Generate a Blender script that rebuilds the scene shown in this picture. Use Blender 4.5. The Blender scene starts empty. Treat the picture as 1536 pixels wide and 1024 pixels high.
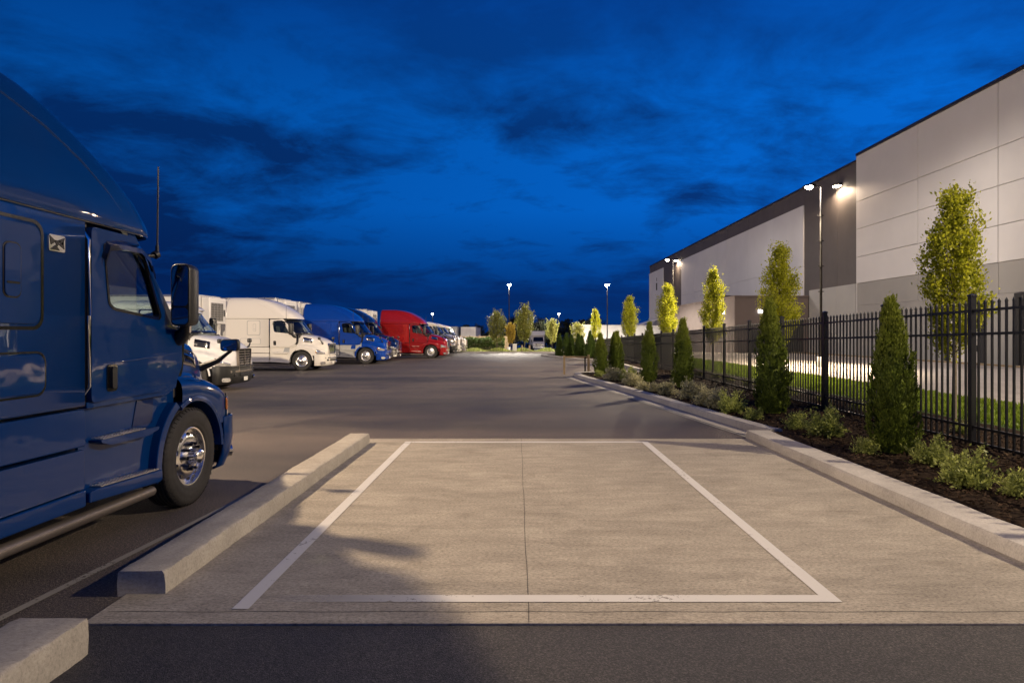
import bpy, bmesh, math, random
import numpy as np
from mathutils import Vector, Matrix
from mathutils.geometry import tessellate_polygon
R = math.radians
PI = math.pi
random.seed(7)
rng = np.random.default_rng(11)
scene = bpy.context.scene
COL = scene.collection

# ------------------------------------------------------------------ helpers
def tag(o, label=None, cat=None, group=None, kind=None):
    if label: o['label'] = label
    if cat: o['category'] = cat
    if group: o['group'] = group
    if kind: o['kind'] = kind
    return o

def empty(name, loc=(0, 0, 0), rz=0.0):
    o = bpy.data.objects.new(name, None)
    COL.objects.link(o)
    o.location = loc
    o.rotation_euler = (0, 0, rz)
    o.empty_display_size = 0.2
    return o

def children(o):
    return list(o.children)

def copy_tree(o, parent=None, swap=None):
    c = o.copy()
    COL.objects.link(c)
    c.parent = parent
    if swap and c.type == 'MESH':
        for s in c.material_slots:
            m = s.material
            if m and m.name in swap:
                s.link = 'OBJECT'
                s.material = swap[m.name]
    for ch in children(o):
        copy_tree(ch, c, swap)
    return c

class MB:
    """collects faces for one mesh"""
    def __init__(self):
        self.v = []
        self.f = []
    def add(self, vs, fs):
        b = len(self.v)
        self.v.extend([tuple(p) for p in vs])
        self.f.extend([tuple(b + i for i in f) for f in fs])
        return self
    def box(self, x0, x1, y0, y1, z0, z1):
        vs = [(x0, y0, z0), (x1, y0, z0), (x1, y1, z0), (x0, y1, z0), (x0, y0, z1), (x1, y0, z1), (x1, y1, z1), (x0, y1, z1)]
        return self.add(vs, [(0, 3, 2, 1), (4, 5, 6, 7), (0, 1, 5, 4), (1, 2, 6, 5), (2, 3, 7, 6), (3, 0, 4, 7)])
    def prism(self, loops, d0, d1, axis='y'):
        """loops: [outer, hole...] of 2-D points (a,b); extruded from d0 to d1 along axis"""
        def mk(p, d):
            a, b = p
            return {'y': (a, d, b), 'x': (d, a, b), 'z': (a, b, d)}[axis]
        tris = tessellate_polygon([[Vector((p[0], p[1], 0)) for p in lp] for lp in loops])
        flat = [p for lp in loops for p in lp]
        n = len(flat)
        vs = [mk(p, d0) for p in flat] + [mk(p, d1) for p in flat]
        fs = []
        for t in tris:
            fs.append(tuple(t))
            fs.append(tuple(n + i for i in reversed(t)))
        b = 0
        for lp in loops:
            k = len(lp)
            for i in range(k):
                j = (i + 1) % k
                fs.append((b + i, b + j, n + b + j, n + b + i))
            b += k
        return self.add(vs, fs)
    def loft(self, rings, closed=True, cap0=False, cap1=False):
        n = len(rings[0])
        vs = [p for r in rings for p in r]
        fs = []
        for k in range(len(rings) - 1):
            for i in range(n if closed else n - 1):
                j = (i + 1) % n
                fs.append((k * n + i, k * n + j, (k + 1) * n + j, (k + 1) * n + i))
        if cap0: fs.append(tuple(range(n - 1, -1, -1)))
        if cap1: fs.append(tuple((len(rings) - 1) * n + i for i in range(n)))
        return self.add(vs, fs)
    def tube(self, path, r, n=10, caps=True):
        path = [Vector(p) for p in path]
        rs = r if isinstance(r, (list, tuple)) else [r] * len(path)
        rings = []
        up = Vector((0, 0, 1))
        for i, p in enumerate(path):
            a = path[max(0, i - 1)]
            b = path[min(len(path) - 1, i + 1)]
            d = (b - a).normalized()
            u = d.cross(up)
            if u.length < 1e-3: u = d.cross(Vector((1, 0, 0)))
            u.normalize()
            w = u.cross(d).normalized()
            rings.append([tuple(p + (u * math.cos(2 * PI * k / n) + w * math.sin(2 * PI * k / n)) * rs[i]) for k in range(n)])
        return self.loft(rings, True, caps, caps)
    def lathe_y(self, prof, n=40, cx=0, cy=0, cz=0, capped=False):
        """prof: (r, y); around the y axis"""
        rings = []
        for r, y in prof:
            rings.append([(cx + r * math.cos(2 * PI * k / n), cy + y, cz + r * math.sin(2 * PI * k / n)) for k in range(n)])
        return self.loft(rings, True, capped, capped)
    def lathe_z(self, prof, n=16, cx=0, cy=0, cz=0, capped=True):
        rings = [[(cx + r * math.cos(2 * PI * k / n), cy + r * math.sin(2 * PI * k / n), cz + z) for k in range(n)] for r, z in prof]
        return self.loft(rings, True, capped, capped)
    def build(self, name, mat, parent=None, smooth=35, bevel=0.0, seg=2, fix=True, weld=False):
        me = bpy.data.meshes.new(name)
        me.from_pydata(self.v, [], self.f)
        if fix:
            bm = bmesh.new()
            bm.from_mesh(me)
            if weld: bmesh.ops.remove_doubles(bm, verts=bm.verts, dist=1e-4)
            bmesh.ops.recalc_face_normals(bm, faces=bm.faces)
            bm.to_mesh(me)
            bm.free()
        if smooth:
            me.shade_smooth()
            me.set_sharp_from_angle(angle=R(smooth))
        if mat: me.materials.append(mat)
        o = bpy.data.objects.new(name, me)
        COL.objects.link(o)
        o.parent = parent
        if bevel:
            m = o.modifiers.new('bevel', 'BEVEL')
            m.width = bevel
            m.segments = seg
            m.limit_method = 'ANGLE'
            m.angle_limit = R(40)
            m.harden_normals = True
        return o

def rrect(a0, a1, b0, b1, r, n=5):
    pts = []
    for (cx, cy, s) in ((a1 - r, b1 - r, 0), (a0 + r, b1 - r, 90), (a0 + r, b0 + r, 180), (a1 - r, b0 + r, 270)):
        for k in range(n + 1):
            t = R(s + 90 * k / n)
            pts.append((cx + r * math.cos(t), cy + r * math.sin(t)))
    return pts

def interp(x, xs, ys):
    return float(np.interp(x, xs, ys))

def smoothpoly(pts, r, n=4):
    """round the corners of a polygon"""
    out = []
    k = len(pts)
    for i in range(k):
        p = Vector(pts[i]); a = Vector(pts[i - 1]); b = Vector(pts[(i + 1) % k])
        d1 = (a - p); d2 = (b - p)
        q = min(r, d1.length * .45, d2.length * .45)
        s = p + d1.normalized() * q
        e = p + d2.normalized() * q
        for j in range(n + 1):
            t = j / n
            out.append(tuple(s * (1 - t) ** 2 + p * 2 * t * (1 - t) + e * t * t))
    return out

# ------------------------------------------------------------------ camera: eye 1.85 m above the lot, looking along +Y
EYE = 1.85
F = 950.0
def P(px, py, z=0.0):
    """pixel of something standing at height z -> x, y on the ground"""
    d = F * (EYE - z) / (py - 501.0)
    return ((px - 775.5) / F * d, d)
def zg(y):
    return -0.02 * max(0.0, y - 60.0)

# ------------------------------------------------------------------ materials
def new_mat(name):
    m = bpy.data.materials.new(name)
    m.use_nodes = True
    nt = m.node_tree
    b = nt.nodes['Principled BSDF']
    return m, nt, b

def N(nt, kind, **kw):
    n = nt.nodes.new(kind)
    for k, v in kw.items():
        if k in n.inputs.keys() if isinstance(k, str) else False:
            n.inputs[k].default_value = v
        else:
            setattr(n, k, v)
    return n

def setin(n, **kw):
    for k, v in kw.items():
        n.inputs[k.replace('_', ' ')].default_value = v
    return n

def ramp(nt, stops):
    r = nt.nodes.new('ShaderNodeValToRGB')
    e = r.color_ramp.elements
    while len(e) < len(stops): e.new(0.5)
    for i, (p, c) in enumerate(stops):
        e[i].position = p
        e[i].color = (*c, 1) if len(c) == 3 else c
    return r

def noise(nt, co, scale, detail=4, rough=.55, dist=0.0):
    n = nt.nodes.new('ShaderNodeTexNoise')
    n.inputs['Scale'].default_value = scale
    n.inputs['Detail'].default_value = detail
    n.inputs['Roughness'].default_value = rough
    n.inputs['Distortion'].default_value = dist
    nt.links.new(co, n.inputs['Vector'])
    return n

def mapping(nt, co, scale=(1, 1, 1), loc=(0, 0, 0), rot=(0, 0, 0)):
    m = nt.nodes.new('ShaderNodeMapping')
    m.inputs['Scale'].default_value = scale
    m.inputs['Location'].default_value = loc
    m.inputs['Rotation'].default_value = rot
    nt.links.new(co, m.inputs['Vector'])
    return m.outputs[0]

def objco(nt):
    return nt.nodes.new('ShaderNodeTexCoord').outputs['Object']

def mixc(nt, a, b, fac, mode='MIX'):
    m = nt.nodes.new('ShaderNodeMix')
    m.data_type = 'RGBA'
    m.blend_type = mode
    for sock, v in ((m.inputs[6], a), (m.inputs[7], b), (m.inputs[0], fac)):
        if hasattr(v, 'links'): nt.links.new(v, sock)
        elif isinstance(v, (tuple, list)): sock.default_value = (*v, 1)
        else: sock.default_value = v
    return m.outputs[2]

def bump(nt, b, h, strength=.3, dist=.01):
    n = nt.nodes.new('ShaderNodeBump')
    n.inputs['Strength'].default_value = strength
    n.inputs['Distance'].default_value = dist
    nt.links.new(h, n.inputs['Height'])
    nt.links.new(n.outputs[0], b.inputs['Normal'])
    return n

def plain(name, col, rough=.5, metal=0.0, coat=0.0, var=.12, vscale=3.0, bmp=0.0, bscale=60.0, spec=.5):
    m, nt, b = new_mat(name)
    co = objco(nt)
    n = noise(nt, co, vscale, 5)
    lo = tuple(c * (1 - var) for c in col); hi = tuple(min(1, c * (1 + var)) for c in col)
    rp = ramp(nt, [(.3, lo), (.7, hi)])
    nt.links.new(n.outputs['Fac'], rp.inputs[0])
    nt.links.new(rp.outputs[0], b.inputs['Base Color'])
    rr = nt.nodes.new('ShaderNodeMapRange')
    setin(rr, To_Min=max(.02, rough * .85), To_Max=min(1, rough * 1.2))
    n2 = noise(nt, co, vscale * 2.7, 4)
    nt.links.new(n2.outputs['Fac'], rr.inputs[0])
    nt.links.new(rr.outputs[0], b.inputs['Roughness'])
    b.inputs['Metallic'].default_value = metal
    b.inputs['Coat Weight'].default_value = coat
    b.inputs['Coat Roughness'].default_value = .04
    b.inputs['Specular IOR Level'].default_value = spec
    if bmp:
        n3 = noise(nt, co, bscale, 4)
        bump(nt, b, n3.outputs['Fac'], bmp, .004)
    return m

def paint(name, col, rough=.32, metal=0.0, coat=1.0):
    """vehicle paint: clear coat, slight waviness and a film of road dust low down"""
    m, nt, b = new_mat(name)
    co = objco(nt)
    n = noise(nt, co, 1.3, 5)
    dust = ramp(nt, [(.45, col), (.95, tuple(c * .985 + .015 * d for c, d in zip(col, (.2, .17, .14))))])
    nt.links.new(n.outputs['Fac'], dust.inputs[0])
    nt.links.new(dust.outputs[0], b.inputs['Base Color'])
    b.inputs['Metallic'].default_value = metal
    b.inputs['Roughness'].default_value = rough
    b.inputs['Specular IOR Level'].default_value = .03
    b.inputs['Coat Weight'].default_value = coat
    b.inputs['Coat Roughness'].default_value = .03
    n2 = noise(nt, mapping(nt, co, (1, 1, 1.6)), 2.2, 2)
    bp = bump(nt, b, n2.outputs['Fac'], .10, .035)
    nt.links.new(bp.outputs[0], b.inputs['Coat Normal'])
    return m

def emit(name, col, strength):
    m, nt, b = new_mat(name)
    b.inputs['Base Color'].default_value = (*col, 1)
    b.inputs['Emission Color'].default_value = (*col, 1)
    b.inputs['Emission Strength'].default_value = strength
    return m

def glass(name, tint=(.75, .85, .85), see=.75, rough=.02):
    """thin automotive glass: tinted see-through plus a mirror layer"""
    m, nt, b = new_mat(name)
    nt.nodes.remove(b)
    tr = nt.nodes.new('ShaderNodeBsdfTransparent')
    tr.inputs[0].default_value = (*[t * see for t in tint], 1)
    gl = nt.nodes.new('ShaderNodeBsdfGlossy')
    gl.inputs['Roughness'].default_value = rough
    gl.inputs['Color'].default_value = (.9, .95, 1, 1)
    lw = nt.nodes.new('ShaderNodeLayerWeight'); lw.inputs[0].default_value = .5
    pw = nt.nodes.new('ShaderNodeMath'); pw.operation = 'POWER'; pw.inputs[1].default_value = 4.0
    nt.links.new(lw.outputs['Facing'], pw.inputs[0])
    fr = nt.nodes.new('ShaderNodeMath'); fr.operation = 'MULTIPLY_ADD'; fr.inputs[1].default_value = .9; fr.inputs[2].default_value = .07
    nt.links.new(pw.outputs[0], fr.inputs[0])
    mx = nt.nodes.new('ShaderNodeMixShader')
    nt.links.new(fr.outputs[0], mx.inputs[0])
    nt.links.new(tr.outputs[0], mx.inputs[1])
    nt.links.new(gl.outputs[0], mx.inputs[2])
    nt.links.new(mx.outputs[0], nt.nodes['Material Output'].inputs[0])
    return m

def leafmat(name, dark, light, trans=.35, rough=.5, tip=None):
    m, nt, b = new_mat(name)
    geo = nt.nodes.new('ShaderNodeNewGeometry')
    oi = nt.nodes.new('ShaderNodeObjectInfo')
    co = objco(nt)
    n = noise(nt, co, 3.0, 3)
    ad = nt.nodes.new('ShaderNodeMath'); ad.operation = 'ADD'
    mu = nt.nodes.new('ShaderNodeMath'); mu.operation = 'MULTIPLY'; mu.inputs[1].default_value = .55
    nt.links.new(geo.outputs['Random Per Island'], mu.inputs[0])
    mu2 = nt.nodes.new('ShaderNodeMath'); mu2.operation = 'MULTIPLY_ADD'; mu2.inputs[1].default_value = .9; mu2.inputs[2].default_value = -.2
    nt.links.new(n.outputs['Fac'], mu2.inputs[0])
    nt.links.new(mu.outputs[0], ad.inputs[0]); nt.links.new(mu2.outputs[0], ad.inputs[1])
    ad2 = nt.nodes.new('ShaderNodeMath'); ad2.operation = 'MULTIPLY_ADD'; ad2.inputs[1].default_value = .16
    nt.links.new(oi.outputs['Random'], ad2.inputs[0]); nt.links.new(ad.outputs[0], ad2.inputs[2])
    rp = ramp(nt, [(.15, dark), (.85, light)])
    nt.links.new(ad2.outputs[0], rp.inputs[0])
    if tip:
        sp = nt.nodes.new('ShaderNodeSeparateXYZ'); nt.links.new(co, sp.inputs[0])
        zz = nt.nodes.new('ShaderNodeMath'); zz.operation = 'MULTIPLY_ADD'; zz.inputs[1].default_value = .9
        nt.links.new(n.outputs['Fac'], zz.inputs[0]); nt.links.new(sp.outputs[2], zz.inputs[2])
        mr = nt.nodes.new('ShaderNodeMapRange'); setin(mr, From_Min=1.75, From_Max=3.1)
        nt.links.new(zz.outputs[0], mr.inputs[0])
        rc = mixc(nt, rp.outputs[0], tip, mr.outputs[0])
    else:
        rc = rp.outputs[0]
    nt.links.new(rc, b.inputs['Base Color'])
    b.inputs['Roughness'].default_value = rough
    b.inputs['Specular IOR Level'].default_value = .35
    tl = nt.nodes.new('ShaderNodeBsdfTranslucent')
    nt.links.new(rc, tl.inputs[0])
    mx = nt.nodes.new('ShaderNodeMixShader'); mx.inputs[0].default_value = trans
    nt.links.new(b.outputs[0], mx.inputs[1]); nt.links.new(tl.outputs[0], mx.inputs[2])
    nt.links.new(mx.outputs[0], nt.nodes['Material Output'].inputs[0])
    return m

def asphalt(name='asphalt', lo=(.050, .046, .044), hi=(.138, .114, .098), grain=58):
    m, nt, b = new_mat(name)
    co = objco(nt)
    big = noise(nt, mapping(nt, co, (.05, .33, 1)), 1.0, 5, .6)
    blot = noise(nt, co, .55, 5, .6, .4)
    fine = noise(nt, co, grain, 6, .85)
    c1 = ramp(nt, [(.3, lo), (.72, hi)])
    nt.links.new(big.outputs['Fac'], c1.inputs[0])
    c2 = ramp(nt, [(.32, (.72, .72, .72)), (.62, (1.12, 1.1, 1.08))])
    nt.links.new(blot.outputs['Fac'], c2.inputs[0])
    c3 = ramp(nt, [(.38, (.22, .22, .23)), (.49, (.72, .72, .72)), (.56, (1.5, 1.42, 1.36)), (.66, (3.6, 3.4, 3.2))])
    nt.links.new(fine.outputs['Fac'], c3.inputs[0])
    vor = nt.nodes.new('ShaderNodeTexVoronoi'); vor.inputs['Scale'].default_value = 130
    nt.links.new(co, vor.inputs['Vector'])
    # cracks: thin dark wandering lines
    cr = nt.nodes.new('ShaderNodeTexVoronoi'); cr.feature = 'DISTANCE_TO_EDGE'; cr.inputs['Scale'].default_value = .14
    wob = noise(nt, co, 1.1, 5)
    vm = nt.nodes.new('ShaderNodeVectorMath'); vm.operation = 'MULTIPLY_ADD'
    nt.links.new(wob.outputs['Color'], vm.inputs[0]); vm.inputs[1].default_value = (1.6, 1.6, 1.6); nt.links.new(co, vm.inputs[2])
    nt.links.new(vm.outputs[0], cr.inputs['Vector'])
    c4 = ramp(nt, [(.0, (.5, .5, .5)), (.0016, (1, 1, 1))])
    nt.links.new(cr.outputs['Distance'], c4.inputs[0])
    c = mixc(nt, c1.outputs[0], c2.outputs[0], 1.0, 'MULTIPLY')
    c = mixc(nt, c, c3.outputs[0], 1.0, 'MULTIPLY')
    c = mixc(nt, c, c4.outputs[0], .3, 'MULTIPLY')
    nt.links.new(c, b.inputs['Base Color'])
    rr = nt.nodes.new('ShaderNodeMapRange'); setin(rr, To_Min=.52, To_Max=.82)
    nt.links.new(blot.outputs['Fac'], rr.inputs[0]); nt.links.new(rr.outputs[0], b.inputs['Roughness'])
    hh = nt.nodes.new('ShaderNodeMath'); hh.operation = 'ADD'
    nt.links.new(fine.outputs['Fac'], hh.inputs[0]); nt.links.new(vor.outputs['Distance'], hh.inputs[1])
    bump(nt, b, hh.outputs[0], .55, .008)
    return m

def concrete(name, lo, hi, streak=True, scale=1.0, rough=.85, bmp=.35):
    m, nt, b = new_mat(name)
    co = objco(nt)
    s = noise(nt, mapping(nt, co, (1.5 * scale, 4.2 * scale, 2 * scale)) if streak else co, 1.0 if streak else 2.2 * scale, 10, .72, .5)
    c1 = ramp(nt, [(.28, lo), (.72, hi)])
    nt.links.new(s.outputs['Fac'], c1.inputs[0])
    fine = noise(nt, mapping(nt, co, (34, 62, 50)), 1.0, 6, .78)
    c2 = ramp(nt, [(.36, (.50, .49, .48)), (.47, (.90, .90, .90)), (.56, (1.08, 1.08, 1.07)), (.66, (1.36, 1.35, 1.33))])
    if not streak:
        for e, v in zip(c2.color_ramp.elements, (.72, .94, 1.03, 1.16)): e.color = (v, v, v, 1)
    nt.links.new(fine.outputs['Fac'], c2.inputs[0])
    pit = nt.nodes.new('ShaderNodeTexVoronoi'); pit.inputs['Scale'].default_value = 6.5
    nt.links.new(co, pit.inputs['Vector'])
    c3 = ramp(nt, [(.0, (.42, .4, .38)), (.045, (1, 1, 1))])
    nt.links.new(pit.outputs['Distance'], c3.inputs[0])
    blot = noise(nt, co, .8, 4)
    c4 = ramp(nt, [(.3, (.86, .85, .84)), (.7, (1.07, 1.06, 1.05))])
    nt.links.new(blot.outputs['Fac'], c4.inputs[0])
    c = mixc(nt, c1.outputs[0], c2.outputs[0], 1.0, 'MULTIPLY')
    c = mixc(nt, c, c3.outputs[0], .8, 'MULTIPLY')
    if streak:
        th = noise(nt, mapping(nt, co, (1.6, 16, 1)), 1.0, 7, .7, .6)
        c5 = ramp(nt, [(.30, (.70, .69, .68)), (.42, (.98, .98, .98)), (.62, (1.05, 1.05, 1.05))])
        nt.links.new(th.outputs['Fac'], c5.inputs[0])
        c = mixc(nt, c, c5.outputs[0], .8, 'MULTIPLY')
        st = noise(nt, co, 1.9, 5, .65, .5)
        c6 = ramp(nt, [(.60, (1, 1, 1)), (.72, (.76, .74, .71))])
        nt.links.new(st.outputs['Fac'], c6.inputs[0])
        c = mixc(nt, c, c6.outputs[0], .8, 'MULTIPLY')
    c = mixc(nt, c, c4.outputs[0], 1.0, 'MULTIPLY')
    nt.links.new(c, b.inputs['Base Color'])
    b.inputs['Roughness'].default_value = rough
    hh = nt.nodes.new('ShaderNodeMath'); hh.operation = 'MULTIPLY_ADD'; hh.inputs[1].default_value = 1.0
    nt.links.new(fine.outputs['Fac'], hh.inputs[0]); nt.links.new(s.outputs['Fac'], hh.inputs[2])
    bump(nt, b, hh.outputs[0], bmp, .006)
    return m

def worn_paint(name, col, wear=.42, fade=None):
    m, nt, b = new_mat(name)
    co = objco(nt)
    n = noise(nt, co, 22, 6, .75)
    n2 = noise(nt, co, 1.7, 3)
    ad = nt.nodes.new('ShaderNodeMath'); ad.operation = 'MULTIPLY_ADD'; ad.inputs[1].default_value = .5
    nt.links.new(n2.outputs['Fac'], ad.inputs[0]); nt.links.new(n.outputs['Fac'], ad.inputs[2])
    rp = ramp(nt, [(wear + .14, (0, 0, 0)), (wear + .24, (1, 1, 1))])
    nt.links.new(ad.outputs[0], rp.inputs[0])
    b.inputs['Base Color'].default_value = (*col, 1)
    b.inputs['Roughness'].default_value = .6
    if fade:
        sp = nt.nodes.new('ShaderNodeSeparateXYZ'); nt.links.new(co, sp.inputs[0])
        mr = nt.nodes.new('ShaderNodeMapRange'); setin(mr, From_Min=fade[0], From_Max=fade[1])
        nt.links.new(sp.outputs[0], mr.inputs[0])
        mu = nt.nodes.new('ShaderNodeMath'); mu.operation = 'MULTIPLY'
        nt.links.new(rp.outputs[0], mu.inputs[0]); nt.links.new(mr.outputs[0], mu.inputs[1])
        nt.links.new(mu.outputs[0], b.inputs['Alpha'])
    else:
        nt.links.new(rp.outputs[0], b.inputs['Alpha'])
    return m

M = {}
M['asphalt'] = asphalt()
M['darkasphalt'] = asphalt('dark_asphalt', (.034, .033, .035), (.058, .055, .056), 74)
M['pad'] = concrete('pad_concrete', (.235, .211, .176), (.405, .368, .31))
M['kerb'] = concrete('kerb_concrete', (.34, .32, .30), (.50, .475, .44), False)
M['block'] = concrete('block_concrete', (.30, .275, .235), (.46, .425, .365), False, 1.0, .85, .35)
M['yard'] = concrete('yard_concrete', (.34, .30, .26), (.44, .39, .34), True, .4)
M['gutter'] = concrete('gutter_concrete', (.33, .3, .26), (.46, .43, .38), False, .6)
M['line'] = worn_paint('line_paint', (.56, .545, .52), .40)
M['fadeline'] = worn_paint('faded_line_paint', (.56, .545, .52), .40, (-1.75, -.55))
M['wornline'] = worn_paint('worn_line_paint', (.25, .235, .20), .40)
M['joint'] = plain('joint_dark', (.05, .047, .042), .9)
M['blue'] = paint('blue_paint', (.0010, .0245, .118), .32, 0.0, .75)
M['white'] = paint('white_paint', (.72, .68, .62), .3, 0.0)
M['silver'] = paint('silver_paint', (.42, .42, .42), .32, .3)
M['lowwhite'] = paint('low_white_paint', (.66, .65, .64), .3, 0.0)
M['royal'] = paint('royal_blue_paint', (.003, .042, .29))
M['navy'] = paint('navy_paint', (.003, .014, .075))
M['red'] = paint('red_paint', (.25, .008, .009))
M['greyhood'] = paint('grey_paint', (.16, .15, .145), .3, .2)
M['trailer'] = plain('trailer_white', (.74, .72, .69), .38, 0, .2, .05, 1.2, .04, 8)
M['trailergrey'] = plain('trailer_grey', (.34, .35, .36), .4, 0, .2, .08, 1.2)
M['chrome'] = plain('chrome', (.82, .80, .78), .07, 1.0, 0, .04)
M['steel'] = plain('brushed_steel', (.30, .26, .23), .3, 1.0, 0, .1)
M['tubesteel'] = plain('tube_steel', (.22, .19, .17), .5, .8, 0, .15)
M['rimalloy'] = plain('rim_alloy', (.86, .84, .81), .2, 1.0, 0, .04)
M['alum'] = plain('aluminium', (.62, .60, .58), .28, 1.0, 0, .08)
M['black'] = plain('black_plastic', (.012, .012, .013), .42, 0, 0, .2)
M['gloss'] = plain('gloss_black', (.006, .006, .007), .12, 0, .6, .2)
M['rubber'] = plain('rubber', (.020, .018, .017), .72, 0, 0, .3, 5, .35, 45)
M['interior'] = plain('interior_grey', (.05, .045, .042), .75)
M['seat'] = plain('seat_cloth', (.075, .07, .068), .9)
M['glass'] = glass('window_glass', (.85, .93, .93), .88)
M['wsglass'] = glass('windshield_glass', (.85, .95, .95), .75)
M['mirror'] = plain('mirror_glass', (.55, .62, .7), .03, 1.0, 0, .02)
M['lamp_glass'] = plain('headlamp_lens', (.75, .73, .7), .08, .75, .8, .1, 12)
M['amber'] = plain('amber_lens', (.42, .13, .02), .15, 0, .8, .1)
M['chassis'] = plain('chassis_black', (.015, .014, .014), .6)
M['fence'] = plain('fence_black', (.006, .006, .007), .36, 0, .1, .2, 8)
M['pole'] = plain('pole_metal', (.008, .007, .0065), .8, .0, 0, .1, 3, 0, 60, .15)
M['lens'] = emit('lamp_lens', (1.0, .84, .62), 60)
M['lenscool'] = emit('lamp_lens_cool', (1.0, .95, .86), 60)
M['wall_light'] = emit('wall_lamp', (1.0, .95, .88), 6)
M['panel'] = plain('wall_panel_light', (.54, .525, .52), .7, 0, 0, .035, .35, .05, 30)
M['panelcool'] = plain('wall_panel_cool', (.58, .575, .59), .7, 0, 0, .035, .35, .05, 30)
M['band'] = plain('wall_band_grey', (.27, .26, .245), .75, 0, 0, .05, .35, .05, 30)
M['bandlight'] = plain('wall_band_pale', (.34, .335, .32), .75, 0, 0, .05, .35)
M['darkwall'] = plain('wall_dark', (.085, .073, .068), .65, 0, 0, .08, .35)
M['brownwall'] = plain('wall_brown', (.115, .092, .085), .75, 0, 0, .06, .6)
M['coping'] = plain('coping_metal', (.05, .043, .042), .4, .5)
M['dockdoor'] = plain('dock_door_white', (.66, .62, .57), .5, 0, 0, .05)
M['mulch'] = plain('mulch', (.024, .016, .011), .95, 0, 0, .6, 9, 1.0, 40, .05)
M['chip'] = plain('mulch_chip', (.05, .032, .02), .9, 0, 0, .7, 3, 0, 60, .08)
M['lawn'] = plain('lawn_soil', (.055, .095, .012), .9, 0, 0, .3, 4, .8, 60)
M['grass'] = leafmat('grass_blades', (.09, .15, .012), (.24, .31, .03), .45)
M['thuja'] = leafmat('thuja_leaf', (.010, .028, .006), (.15, .20, .024), .25, .5, (.25, .29, .03))
M['hedge'] = leafmat('hedge_leaf', (.018, .035, .007), (.05, .085, .012), .2)
M['tree'] = leafmat('tree_leaf', (.075, .115, .008), (.58, .58, .04), .55)
M['gold'] = leafmat('gold_leaf', (.20, .15, .015), (.42, .30, .05), .4)
M['olive'] = leafmat('olive_leaf', (.05, .065, .012), (.20, .20, .035), .35)
M['pale'] = leafmat('pale_leaf', (.24, .27, .06), (.52, .52, .17), .45)
M['bush'] = leafmat('bush_leaf', (.075, .11, .02), (.44, .48, .13), .4)
M['palebush'] = leafmat('pale_bush_leaf', (.17, .18, .08), (.56, .52, .31), .35)
M['wood_far'] = leafmat('far_wood_leaf', (.006, .009, .005), (.018, .024, .010), .1)
M['bark'] = plain('bark', (.12, .095, .07), .9, 0, 0, .3, 12, .6, 30)
M['timber'] = plain('timber', (.22, .16, .09), .8, 0, 0, .2, 4)
M['sign'] = plain('utility_white', (.7, .68, .64), .5)
# ------------------------------------------------------------------ tractor unit; local x forward, origin on the ground under the front axle
HW = 1.22
def mirror_pts(pts):
    return [(x, -y, z) for x, y, z in pts]

S_ = [-.30, -.1, .1, .3, .5, .7, .85, 1.0, 1.1, 1.17, 1.22]
def hoodsec(s):
    zt = interp(s, [-.3, 0, .4, .8, 1.05, 1.15, 1.22], [1.955, 1.935, 1.86, 1.73, 1.60, 1.50, 1.38])
    wh = interp(s, [-.3, .4, .8, 1.1, 1.22], [1.05, .95, .85, .73, .62])
    zf = interp(s, [-.3, 0, .35, .6, .8, 1.0, 1.12, 1.22], [1.34, 1.345, 1.31, 1.25, 1.18, 1.10, 1.05, 1.0])
    wo = interp(s, [-.3, .6, .8, .95, 1.08, 1.16, 1.22], [1.22, 1.22, 1.19, 1.13, 1.02, .90, .74])
    wo = max(wo, wh + .12)
    zv = zf + .045
    ra = .62
    zl = .53 + math.sqrt(max(0, ra * ra - s * s)) if abs(s) < ra else .80
    zl = max(zl, .80)
    zl = min(zl, zf - .17)
    p = [(0, zt), (.25 * wh, zt - .004), (.5 * wh, zt - .016), (.74 * wh, zt - .045), (.9 * wh, zt - .085), (.98 * wh, zt - .15),
         (wh + .012, zt - .23), (wh + .03, .5 * (zt - .2) + .5 * zv), (wh + .045, zv + .07), (wh + .075, zv + .015),
         (wh + .11 if wh + .11 < wo - .06 else wo - .06, zv), ]
    a = p[-1][0]
    p += [(a + (wo - a) * .45, zf + .02), (a + (wo - a) * .78, zf - .015), (a + (wo - a) * .94, zf - .06), (wo, zf - .125)]
    for f in (.33, .66, 1.0):
        z0 = zf - .125
        p.append((wo - .004 * f, z0 + (zl - z0) * f))
    return p
NH = len(hoodsec(0))
def hoodpt(s, u, off=0.0):
    """point on the right-hand hood surface; u is the section index"""
    def pt(s, u):
        sec = hoodsec(s)
        i = min(int(u), NH - 2); f = u - i
        return Vector((s, -(sec[i][0] * (1 - f) + sec[i + 1][0] * f), sec[i][1] * (1 - f) + sec[i + 1][1] * f))
    p = pt(s, u)
    if off:
        d1 = pt(min(s + .02, 1.22), u) - pt(s - .02, u)
        d2 = pt(s, min(u + .2, NH - 1.001)) - pt(s, max(0, u - .2))
        n = d1.cross(d2)
        if n.length > 1e-9:
            n.normalize()
            if n.y > 0: n = -n
            p = p + n * off
    return tuple(p)

def both(fn):
    for sd in (-1, 1):
        fn(sd)

def sidey(sd, t):
    return sd * t     # sd=-1: the truck's right-hand side

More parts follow.
